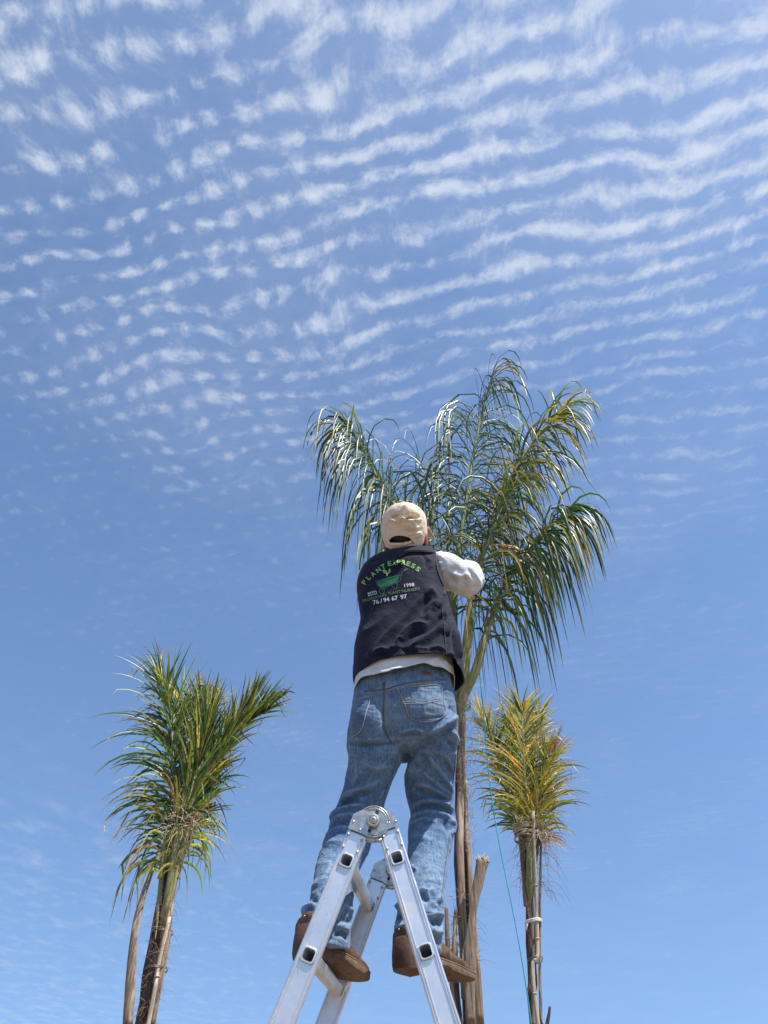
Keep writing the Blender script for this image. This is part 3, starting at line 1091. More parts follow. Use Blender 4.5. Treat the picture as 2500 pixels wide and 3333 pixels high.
# open the trouser legs at the hem
b = bmesh.new(); b.from_mesh(jme)
zl, zr_ = U(1055, 3092, 2.36).z, U(1361, 3112, 2.49).z
bmesh.ops.delete(b, geom=[v for v in b.verts if v.co.z < (zl + 0.25 * (v.co.y - 2.36) if v.co.x < -0.03 else zr_ + 0.25 * (v.co.y - 2.49)) - 0.004 * math.sin(v.co.x * 60)], context='VERTS')
bmesh.ops.delete(b, geom=[v for v in b.verts if v.co.z > U(1312, 2190, 2.475).z], context='VERTS')
b.to_mesh(jme); b.free()
jb = bvh_of(jme)
jeans = obj('jeans', jme, M['denim'], person)
sol = jeans.modifiers.new('thickness', 'SOLIDIFY')
sol.thickness = 0.003
sol.offset = -1

sg_ = Geo()
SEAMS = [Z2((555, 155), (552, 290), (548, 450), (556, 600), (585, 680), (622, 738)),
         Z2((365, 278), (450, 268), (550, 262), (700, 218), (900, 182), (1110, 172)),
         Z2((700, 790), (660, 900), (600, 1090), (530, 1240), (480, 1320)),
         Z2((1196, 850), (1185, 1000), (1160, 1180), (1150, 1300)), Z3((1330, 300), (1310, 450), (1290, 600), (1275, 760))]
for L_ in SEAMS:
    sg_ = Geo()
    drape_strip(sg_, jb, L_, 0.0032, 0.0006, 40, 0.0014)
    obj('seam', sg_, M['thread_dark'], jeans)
st = Geo()
for L_ in SEAMS[:2]:
    for dx_, dy_ in (((5, 0), (9, 0)) if L_ is SEAMS[0] else ((0, 6), (0, 10))):
        drape_strip(st, jb, [(x + dx_, y + dy_) for x, y in L_], 0.0016, 0.001, 40, 0.0008)
for quadpts in (Z2((660, 246), (860, 222), (1066, 216), (1090, 340), (1122, 508), (970, 572), (795, 540), (720, 390), (660, 246)),
                Z2((300, 345), (434, 318), (395, 480), (350, 640), (240, 728))):
    L_ = quadpts
    c_ = np.mean(L_, axis=0)
    drape_strip(st, jb, [tuple(np.array(p) + (c_ - np.array(p)) * 0.10) for p in L_], 0.0018, 0.0052, 60, 0.0008)
drape_strip(st, jb, Z2((720, 375), (820, 380), (925, 398), (990, 360), (1085, 345)), 0.0018, 0.0052, 30, 0.0008)
drape_strip(st, jb, Z2((725, 390), (830, 395), (935, 385), (1000, 375), (1090, 355)), 0.0018, 0.0052, 30, 0.0008)
obj('stitching', st, M['thread'], jeans)
for quad in (Z2((660, 246), (1066, 216), (1122, 508), (795, 540)), Z2((795, 540), (1122, 508), (972, 572), (968, 573)), Z2((300, 345), (434, 318), (350, 640), (240, 728))):
    pg = drape_patch(jb, quad, 18, 18 if quad[0][1] < 2340 else 5, 0.0048, 0.002)
    obj('back_pocket', pg, M['denim'], jeans)
lb_ = Geo()
drape_strip(lb_, jb, Z2((895, 112), (935, 117), (975, 122)), 0.011, 0.003, 12)
obj('waist_label', lb_, M['patch'], jeans)
for L_ in (Z2((1066, 70), (1070, 105), (1074, 138)), Z2((556, 150), (556, 178), (556, 205))):
    lp = Geo()
    drape_strip(lp, jb, L_, 0.010, 0.006, 10)
    obj('belt_loop', lp, M['denim'], jeans)

# ---- shirt: trunk with a loose tail, two sleeves, collar
def tail_rows():
    rows = []
    base = [(1190, 1450, 2090, 2.462, 0.100), (1176, 1462, 2130, 2.462, 0.112), (1162, 1472, 2180, 2.462, 0.124), (1154, 1478, 2246, 2.462, 0.134)]
    return ring_stack(base, 6, 72, 2.4, 0.20)


rows = tail_rows()
last = rows[-1]
m = len(rows)
for i, r in enumerate(rows):
    f = (i / (m - 1)) ** 2
    for j, p in enumerate(r):
        a = 2 * math.pi * j / len(r)
        right = math.cos(a)
        p.z += f * (0.012 + 0.022 * max(0, right - 0.1) * (1 if math.sin(a) < 0.2 else 0) - 0.018 * max(0, -right) + 0.006 * math.sin(5 * a + 1))
        rad = 1 + f * (0.012 * math.sin(7 * a) + 0.010 * math.sin(11 * a + 2))
        cx = sum(q.x for q in r) / len(r)
        p.x = cx + (p.x - cx) * rad
        p.y = 2.462 + (p.y - 2.462) * rad
tg = Geo()
tg.grid(rows)
tme = tg.mesh('shirt_tail')
S_ = lambda *p: [(1050 + x / 2.765, 1600 + y / 2.765) for x, y in p]      # vest close-up
bm_ = bmesh.new(); bm_.from_mesh(tme)
bmesh.ops.recalc_face_normals(bm_, faces=bm_.faces)
bmesh.ops.subdivide_edges(bm_, edges=bm_.edges, cuts=2, use_grid_fill=True)
bm_.to_mesh(tme); bm_.free()
fold(tme, [(S_((600, 1600), (760, 1590), (1000, 1510), (1030, 1470)), 8, 0.009, 0.3), (S_((640, 1620), (850, 1600), (1080, 1540)), 7, -0.006),
           (S_((330, 1690), (450, 1640), (560, 1600)), 8, 0.006), (S_((400, 1600), (560, 1570), (700, 1540)), 8, -0.006), (S_((1100, 1500), (1110, 1540), (1170, 1590)), 6, 0.006)])

# sleeves
def sleeve(pts, radii, seed):
    P_ = catmull(pts, 96)
    R_ = catmull([(r,) for r in radii], 96)[:, 0]
    gg = Geo()
    gg.tube(P_, R_, 80, cap=False)
    me = gg.mesh('sleeve')
    V = arrays(me)
    setco(me, V + normals(me) * ((0.5 - abs(vnoise(V, 20, seed))) * 0.010 + (0.5 - abs(vnoise(V, 42, seed + 1))) * 0.004)[:, None])
    return me


slR = sleeve([U(1385, 1846, 2.455), U(1430, 1852, 2.455), U(1478, 1868, 2.47), U(1514, 1887, 2.50), U(1528, 1884, 2.56), U(1530, 1866, 2.65), U(1519, 1856, 2.72)],
             [0.064, 0.073, 0.062, 0.054, 0.051, 0.046, 0.043], 11)
A_ = lambda *p: [(1380 + x / 6.9125, 1750 + y / 6.9125) for x, y in p]    # sleeve close-up
fold(slR, [(f[0], f[1], f[2] * 1.9) + tuple(f[3:]) for f in [(A_((600, 720), (700, 690), (810, 665)), 7, -0.007), (A_((620, 790), (760, 850), (880, 850), (980, 780)), 6, 0.009, 0.3), (A_((920, 900), (960, 860), (985, 790)), 5, 0.007),
           (A_((950, 1070), (1040, 1020), (1100, 900)), 5, 0.007), (A_((1000, 700), (1080, 800), (1120, 960)), 4, -0.006), (A_((1090, 760), (1180, 880), (1270, 1040)), 4, 0.005),
           (A_((290, 440), (360, 430), (420, 440)), 3.2, 0.005), (A_((300, 510), (360, 500), (420, 505)), 3.2, -0.004), (A_((310, 590), (370, 575), (420, 580)), 3.2, 0.005),
           (A_((320, 660), (380, 650), (420, 655)), 3.2, -0.004), (A_((330, 720), (390, 705), (430, 710)), 3.2, 0.004), (A_((340, 790), (390, 785), (430, 790)), 3.2, -0.004),
           (A_((500, 1010), (640, 1060), (840, 1170)), 8, 0.004), (A_((430, 330), (380, 350), (300, 410)), 4, 0.006), (A_((1050, 1140), (1150, 1120), (1260, 1090)), 5, -0.005)]])
slL = sleeve([U(1235, 1862, 2.465), U(1212, 1876, 2.490), U(1206, 1925, 2.55), U(1222, 1950, 2.62), U(1260, 1940, 2.68), U(1316, 1912, 2.76)], [0.058, 0.060, 0.056, 0.052, 0.048, 0.042], 21)
# cuffs and collar
cf = Geo()
for a_, b_, r in ((U(1519, 1856, 2.705), U(1514, 1851, 2.755), 0.043), (U(1305, 1917, 2.75), U(1322, 1909, 2.785), 0.042)):
    cf.tube([a_, a_.lerp(b_, 0.5), b_], [r + 0.001, r + 0.002, r + 0.001], 28, cap=False)
collar = Geo()
crow = []
for k, (dz_, sc_) in enumerate(((-0.205, 1.12), (-0.180, 1.06), (-0.152, 1.02), (-0.145, 1.05), (-0.168, 1.14))):
    rr_ = []
    for j in range(48):
        a = 2 * math.pi * j / 48
        rr_.append(HEADC + Vector((0.0705 * sc_ * math.cos(a) + 0.003, 0.062 + 0.070 * sc_ * math.sin(a), dz_ + 0.030 * max(0, math.sin(a)))))
    crow.append(rr_)
collar.grid(crow)


def join_meshes(meshes, name):
    gg = Geo()
    for me in meshes:
        gg.add([tuple(v.co) for v in me.vertices], [tuple(p.vertices) for p in me.polygons])
    return gg.mesh(name)


shirt = obj('shirt', join_meshes([slR, slL, cf.mesh('c')], 'shirt'), M['shirt'], person)
obj('shirt_tail', tme, M['shirt_tail'], shirt)
ta = bpy.data.objects['shirt_tail'].modifiers.new('thickness', 'SOLIDIFY'); ta.thickness = 0.0025
obj('collar', collar, M['shirt'], shirt)

# ---- vest
vrows = [(1272, 1372, 1778, 2.452, 0.070), (1264, 1386, 1788, 2.452, 0.078), (1250, 1404, 1797, 2.452, 0.090), (1228, 1416, 1810, 2.453, 0.100), (1203, 1425, 1826, 2.455, 0.107), (1180, 1431, 1850, 2.457, 0.112),
         (1167, 1438, 1885, 2.458, 0.117), (1165, 1447, 1925, 2.458, 0.119), (1170, 1458, 1970, 2.458, 0.119), (1174, 1470, 2015, 2.458, 0.119), (1164, 1486, 2060, 2.458, 0.124), (1154, 1498, 2110, 2.458, 0.132), (1152, 1504, 2165, 2.459, 0.140), (1154, 1506, 2206, 2.460, 0.144)]
NV = 120
R_ = ring_stack(vrows, 7, NV, 2.35, 0.22)
m = len(R_)
for i, r in enumerate(R_):
    f = max(0, (i / (m - 1) - 0.78) / 0.22) ** 1.5
    top = max(0, 1 - i / 30.0)
    for j, p in enumerate(r):
        a = 2 * math.pi * j / NV
        back = max(0, -math.sin(a))
        p.z -= 0.052 * top ** 1.3 * back ** 0.8
        p.y += 0.016 * top * back
        p.z += f * (0.012 * back * math.cos(a - 0.3) + 0.012 * back - 0.010 * max(0, -math.cos(a)) - 0.020 * max(0, math.cos(a)) * (1 - back) + 0.004 * math.sin(6 * a))
vg = Geo()
vg.grid(R_)
vme = vg.mesh('vest')
bm_ = bmesh.new(); bm_.from_mesh(vme)
bmesh.ops.recalc_face_normals(bm_, faces=bm_.faces)
bmesh.ops.subdivide_edges(bm_, edges=bm_.edges, cuts=1, use_grid_fill=True)
bm_.to_mesh(vme); bm_.free()
VF = [
    # long diagonals from the lower left to the right arm
    (S_((440, 1470), (560, 1300), (720, 1150), (900, 950), (1010, 880)), 12, 0.007, 0.35),
    (S_((560, 1400), (700, 1250), (850, 1080), (960, 960)), 14, -0.006),
    (S_((690, 1340), (740, 1250), (830, 1190), (960, 1195)), 10, 0.012, 0.3),
    (S_((700, 1400), (800, 1300), (950, 1250), (1100, 1120)), 12, -0.010),
    (S_((760, 1420), (900, 1330), (1040, 1210), (1120, 1080)), 11, 0.013, 0.3),
    (S_((860, 1430), (980, 1350), (1080, 1250)), 11, -0.008),
    (S_((920, 940), (970, 890), (1020, 960), (1000, 1080)), 13, 0.010),
    (S_((940, 1150), (960, 1050), (1010, 990)), 10, 0.008),
    (S_((900, 1120), (930, 1010), (970, 960)), 9, -0.007),
    (S_((1040, 1060), (1080, 960), (1110, 920)), 9, 0.010),
    (S_((1060, 1140), (1110, 1060), (1140, 1050)), 9, 0.010),
    (S_((1090, 1200), (1140, 1120), (1160, 1100)), 8, -0.009),
    (S_((1120, 1300), (1150, 1200), (1180, 1180)), 9, 0.010),
    (S_((1010, 600), (1030, 720), (1070, 850), (1090, 960)), 8, 0.006),
    (S_((940, 600), (980, 640), (960, 700)), 6, 0.005), (S_((900, 570), (930, 620), (920, 690)), 6, -0.004),
    # crumples along the hem
    (S_((450, 1480), (500, 1430), (560, 1420), (590, 1450)), 7, 0.010, 0.3), (S_((560, 1480), (590, 1430), (630, 1400), (650, 1440)), 6, 0.010, 0.3),
    (S_((500, 1490), (560, 1460), (600, 1490)), 6, -0.008), (S_((660, 1420), (690, 1330), (720, 1340)), 7, 0.010), (S_((720, 1400), (740, 1430), (770, 1440)), 6, -0.008),
    (S_((820, 1440), (880, 1410), (960, 1420)), 7, 0.007), (S_((960, 1420), (1040, 1400), (1110, 1440)), 7, 0.007),
    # yoke and neck
    (S_((620, 640), (680, 590), (760, 545), (1005, 545)), 6, 0.006, -0.4), (S_((625, 665), (690, 610), (770, 565), (1005, 562)), 5, -0.005),
    (S_((610, 680), (640, 655), (700, 655), (740, 640)), 8, 0.010), (S_((600, 655), (650, 635), (700, 640)), 4, -0.006),
    (S_((400, 650), (500, 620), (600, 590)), 4, -0.003), (S_((340, 760), (420, 900), (400, 1100), (360, 1220)), 14, -0.006), (S_((330, 1280), (480, 1200), (640, 1060)), 16, 0.005),
    (S_((1170, 1250), (1190, 1400), (1230, 1560)), 8, -0.010), (S_((1200, 1240), (1225, 1380), (1250, 1500)), 8, 0.010), (S_((1130, 1440), (1180, 1500), (1200, 1620)), 8, 0.009),
    (S_((1100, 1470), (1150, 1540), (1180, 1640)), 7, -0.008),
]
fold(vme, [(f[0], f[1], f[2] * 1.3) + tuple(f[3:]) for f in VF], -0.15)
V = arrays(vme)
setco(vme, V + normals(vme) * (vnoise(V, 14, 31) * 0.0022 + vnoise(V, 40, 32) * 0.0008)[:, None])
vb = bvh_of(vme)
vest = obj('vest', vme, M['vest'], person)
so = vest.modifiers.new('thickness', 'SOLIDIFY'); so.thickness = 0.003; so.offset = -1
ve = Geo()
for L_ in (S_((1005, 512), (1018, 600), (1032, 700), (1062, 790), (1090, 860), (1096, 930)), S_((300, 1702), (345, 1640), (430, 1590), (560, 1540), (700, 1505), (870, 1460), (960, 1450), (1060, 1465), (1115, 1492))):
    drape_strip(ve, vb, L_, 0.007, 0.002, 60)
obj('edge_binding', ve, M['vest_edge'], vest)
for L_ in (S_((622, 640), (680, 592), (760, 548), (880, 540), (1005, 546)), S_((380, 668), (480, 632), (590, 602)), S_((1072, 1030), (1090, 1200), (1110, 1440))):
    vs = Geo()
    drape_strip(vs, vb, L_, 0.0045, 0.0008, 40)
    obj('vest_seam', vs, M['vest_edge'], vest)
lp = Geo()
pL, nL = hit(vb, *S_((645, 632))[0], 0.004)
lp.box(pL, (0.020, 0.006, 0.014), Matrix.Rotation(0.5, 3, 'Y'))
obj('hang_loop', lp, M['rubber'], vest, smooth=False)

# ---- print on the back of the vest, draped on the cloth
def text_verts(s, bold=0.012):
    cu = bpy.data.curves.new('t', 'FONT')
    cu.body = s
    cu.resolution_u = 3
    cu.offset = bold
    ob = bpy.data.objects.new('t', cu)
    COL.objects.link(ob)
    me = bpy.data.meshes.new_from_object(ob.evaluated_get(bpy.context.evaluated_depsgraph_get()))
    bpy.data.objects.remove(ob)
    bpy.data.curves.remove(cu)
    vs_ = [(v.co.x, v.co.y) for v in me.vertices]
    fs_ = [tuple(p.vertices) for p in me.polygons]
    bpy.data.meshes.remove(me)
    return vs_, fs_


def drape_flat(geo, vs_, fs_, off=0.0018):
    pts = []
    for x, y in vs_:
        p, n = hit(vb, x, y, off)
        if p is None:
            return
        pts.append(p)
    geo.add(pts, fs_)


C_ = lambda x, y: (1130 + x / 5.53, 1760 + y / 5.53)           # print close-up


def put_text(geo, s, p0, p1, height, bold=0.03, fit=True):
    """text on a base line from p0 to p1 (close-up pixels), capitals of the given height"""
    vs_, fs_ = text_verts(s, bold)
    xs = [v[0] for v in vs_]
    x0, x1 = min(xs), max(xs)
    L_ = math.hypot(p1[0] - p0[0], p1[1] - p0[1])
    ux, uy = (p1[0] - p0[0]) / L_, (p1[1] - p0[1]) / L_
    k = L_ / (x1 - x0)
    hs = height / 0.70
    out = []
    for x, y in vs_:
        a, b_ = (x - x0) * k, y * hs
        out.append(C_(p0[0] + ux * a + uy * b_, p0[1] + uy * a - ux * b_))
    drape_flat(geo, out, fs_)


pr = Geo()
ARC = [('P', 345, 768, 62, 70), ('L', 418, 692, 50, 62), ('A', 497, 632, 43, 82), ('N', 587, 562, 36, 78), ('T', 668, 505, 24, 76),
       ('E', 772, 452, 8, 68), ('X', 846, 437, 3, 80), ('P', 928, 425, -2, 70), ('R', 1012, 432, -9, 78), ('E', 1094, 455, -16, 70), ('S', 1172, 492, -27, 74), ('S', 1254, 545, -38, 74)]
for ch, cx_, cy_, ang, wd_ in ARC:
    a = math.radians(ang)
    ux, uy = math.cos(a), -math.sin(a)
    put_text(pr, ch, (cx_ - ux * wd_ / 2, cy_ - uy * wd_ / 2), (cx_ + ux * wd_ / 2, cy_ + uy * wd_ / 2), 80, 0.03)
obj('print_lettering', pr, M['print_light'], vest, smooth=False)
pr = Geo()
for word, p0, p1 in (('PROFESSIONAL', (297, 1112), (724, 990)), ('PLANT', (752, 978), (962, 938)), ('NURSERY', (988, 935), (1318, 888))):
    put_text(pr, word, p0, p1, 50, 0.012)
obj('print_lettering', pr, M['print_olive'], vest, smooth=False)
pr = Geo()
put_text(pr, 'ESTD', (388, 1003), (548, 962), 66, 0.012)
put_text(pr, '1998', (1032, 842), (1214, 822), 62, 0.015)
for word, p0, p1 in (('76', (478, 1152), (582, 1132)), ('/', (606, 1124), (640, 1118)), ('94', (664, 1108), (768, 1088)), ('67', (808, 1082), (920, 1062)), ('97', (966, 1056), (1084, 1036))):
    put_text(pr, word, p0, p1, 74, 0.018)
obj('print_lettering', pr, M['print_white'], vest, smooth=False)


def fill(geo, poly, off=0.0018):
    """closed outline in close-up pixels, fanned from its centroid"""
    c = np.mean(np.array(poly, float), axis=0)
    pts = [C_(*c)] + [C_(*p) for p in poly]
    n = len(poly)
    drape_flat(geo, pts, [(0, 1 + j, 1 + (j + 1) % n) for j in range(n)], off)


def stroke(geo, line, w, off=0.0022, n=18):
    L_ = catmull(line, n)
    T_ = np.gradient(L_, axis=0)
    T_ /= np.linalg.norm(T_, axis=1)[:, None] + 1e-9
    a = [C_(p[0] - t[1] * w / 2, p[1] + t[0] * w / 2) for p, t in zip(L_, T_)]
    b_ = [C_(p[0] + t[1] * w / 2, p[1] - t[0] * w / 2) for p, t in zip(L_, T_)]
    k = len(L_)
    drape_flat(geo, a + b_, [(i, i + 1, k + i + 1, k + i) for i in range(k - 1)], off)


pr = Geo()
fill(pr, [(528, 745), (640, 716), (760, 684), (930, 640), (915, 690), (888, 748), (800, 788), (700, 822), (620, 838), (570, 815), (540, 775)])
obj('print_barrow', pr, M['print_green'], vest, smooth=False)
pr = Geo()
stroke(pr, [(508, 738), (660, 700), (800, 662), (956, 622)], 20)
stroke(pr, [(530, 750), (550, 800), (590, 840), (660, 845), (790, 800), (890, 758), (950, 625)], 13, n=30)
stroke(pr, [(880, 765), (935, 742), (962, 700), (976, 620), (1000, 570), (1030, 545)], 16)
stroke(pr, [(1025, 548), (1050, 530), (1082, 510)], 28)
stroke(pr, [(650, 880), (715, 850), (795, 805)], 15)
stroke(pr, [(795, 805), (840, 845), (890, 882)], 15)
stroke(pr, [(892, 884), (898, 830), (904, 765)], 15)
stroke(pr, [(630 + 44 * math.cos(t_ * 0.3307), 905 + 52 * math.sin(t_ * 0.3307)) for t_ in range(20)], 17, n=40)
stroke(pr, [(615, 850), (625, 880), (640, 910)], 12)
obj('print_barrow', pr, M['print_teal'], vest, smooth=False)
pr = Geo()
fill(pr, [(634, 532), (672, 520), (712, 545), (724, 580), (716, 606), (690, 600), (655, 580)])
fill(pr, [(770, 496), (788, 545), (780, 572), (752, 596), (738, 590), (742, 545)])
stroke(pr, [(690, 570), (716, 600), (718, 640)], 16)
stroke(pr, [(740, 585), (728, 612), (718, 638)], 12)
obj('print_leaves', pr, M['print_leaf'], vest, smooth=False)

# ---- cap
K_ = lambda *p: [(1200 + x / 6.38, 1620 + y / 6.38) for x, y in p]        # cap close-up
cap_rows = []
NC = 72
CC = HEADC + Vector((0.0, -0.004, 0.0))
prof = [(-0.106, 0.0870, 0.094), (-0.080, 0.0915, 0.102), (-0.060, 0.0950, 0.106), (-0.035, 0.0985, 0.110), (-0.005, 0.0995, 0.112), (0.025, 0.098, 0.110), (0.052, 0.092, 0.104), (0.076, 0.080, 0.092), (0.096, 0.060, 0.070), (0.108, 0.034, 0.042), (0.113, 0.006, 0.008)]
PR = catmull(prof, 44)
tilt = HT @ Matrix.Rotation(math.radians(4), 3, 'Y')
def capz(dz_, a):
    bk = max(0.0, -math.sin(a)) ** 0.8
    return dz_ if dz_ > -0.02 else -0.02 + (dz_ + 0.02) * (0.42 + 0.58 * bk)


for dz_, rx_, ry_ in PR:
    cap_rows.append([CC + tilt @ Vector((rx_ * math.cos(2 * math.pi * j / NC), ry_ * math.sin(2 * math.pi * j / NC), capz(dz_, 2 * math.pi * j / NC))) for j in range(NC)])
cg = Geo()
cg.grid(cap_rows, True, False, True)
cme = cg.mesh('cap')
bm_ = bmesh.new(); bm_.from_mesh(cme)
bmesh.ops.recalc_face_normals(bm_, faces=bm_.faces)
bmesh.ops.subdivide_edges(bm_, edges=bm_.edges, cuts=1, use_grid_fill=True)
bm_.to_mesh(cme); bm_.free()
fold(cme, [(f[0], f[1], f[2] * 2.7) + tuple(f[3:]) for f in [
    (K_((700, 350), (740, 250), (780, 160)), 6, 0.008), (K_((380, 455), (500, 465), (600, 505), (680, 430), (830, 475), (1000, 455), (1110, 450)), 4.5, 0.008, 0.4),
    (K_((420, 400), (520, 370), (640, 375)), 6, -0.009), (K_((760, 420), (900, 380), (1060, 420)), 6, -0.010), (K_((560, 450), (620, 420), (690, 350)), 3.5, 0.006),
    (K_((690, 560), (820, 590), (960, 630), (1060, 590)), 4.5, 0.006, 0.3), (K_((840, 500), (920, 545), (1000, 600)), 4, 0.005), (K_((800, 760), (950, 740), (1100, 720)), 4, 0.005, 0.3),
    (K_((700, 700), (850, 690), (1000, 670), (1110, 640)), 4, -0.004), (K_((900, 800), (1000, 800), (1100, 740)), 4, 0.004), (K_((930, 950), (920, 880), (890, 810)), 3, 0.004),
    (K_((700, 290), (760, 320), (820, 300)), 4, -0.006)]], -0.1)
V = arrays(cme)
setco(cme, V + normals(cme) * (vnoise(V, 24, 41) * 0.0022 + vnoise(V, 60, 42) * 0.0009)[:, None])
relax(cme, 1, 0.2)
cbv = bvh_of(cme)
# arched opening at the back
arch = K_((415, 905), (440, 860), (500, 815), (600, 788), (720, 795), (830, 825), (905, 880), (900, 890), (780, 910), (640, 930), (520, 935), (440, 925))
XY = PX(arrays(cme))
Nn = normals(cme)
b = bmesh.new(); b.from_mesh(cme)
b.verts.ensure_lookup_table()
bmesh.ops.delete(b, geom=[v for v in b.verts if Nn[v.index][1] < 0 and inpoly(XY[v.index][0], XY[v.index][1], arch)], context='VERTS')
b.to_mesh(cme); b.free()
cap = obj('cap', cme, M['cap'], person)
cs = cap.modifiers.new('thickness', 'SOLIDIFY'); cs.thickness = 0.0025; cs.offset = -1
sp = Geo()
drape_strip(sp, cbv, K_((412, 915), (450, 965), (560, 975), (700, 968), (820, 945), (905, 905)), 0.0125, 0.001, 40, 0.0025)
obj('back_strap', sp, M['cap'], cap)
sp = Geo()
drape_strip(sp, cbv, K_((405, 915), (440, 855), (500, 808), (600, 780), (720, 786), (830, 815), (915, 880), (945, 945)), 0.004, 0.0008, 50, 0.0018)
obj('opening_piping', sp, M['cap'], cap)
for L_ in (K_((700, 352), (668, 480), (650, 620), (640, 775)), K_((820, 330), (940, 430), (1060, 580), (1120, 720)), K_((560, 360), (450, 440), (380, 560), (350, 700))):
    cs_ = Geo()
    drape_strip(cs_, cbv, L_, 0.0028, 0.0004, 40, 0.0010)
    obj('panel_seam', cs_, M['cap'], cap)
bk_ = Geo()
drape_strip(bk_, cbv, K_((706, 925), (708, 955), (712, 1015)), 0.004, 0.003, 10, 0.002)
obj('strap_buckle', bk_, M['steel'], cap)
bt = Geo()
bt.ball(CC + tilt @ Vector((0, 0, 0.114)), 0.008, 12, 6, (1, 1, 0.55))
obj('button', bt, M['cap'], cap)
# peak, in front, its right edge showing
pk = Geo()
prow = []
for i in range(9):
    t_ = i / 8
    rr_ = []
    for j in range(25):
        a = math.radians(-8 + 150 * j / 24 + 10)
        ex_ = 0.099 * math.cos(a) + 0.004
        ey_ = 0.110 * math.sin(a)
        q = Vector((ex_ * (1 + 0.26 * t_), ey_ + 0.075 * t_ * math.sin(max(0.0, a)) ** 0.5 * 1.0, 0.006 - 0.012 * t_ - 0.045 * t_ * math.cos(a) ** 2))
        rr_.append(CC + tilt @ q)
    prow.append(rr_)
pk.grid(prow, closed=False)
# the corner of the peak that stands out to the right
peak = obj('peak', pk, M['cap'], cap)
ps = peak.modifiers.new('thickness', 'SOLIDIFY'); ps.thickness = 0.004

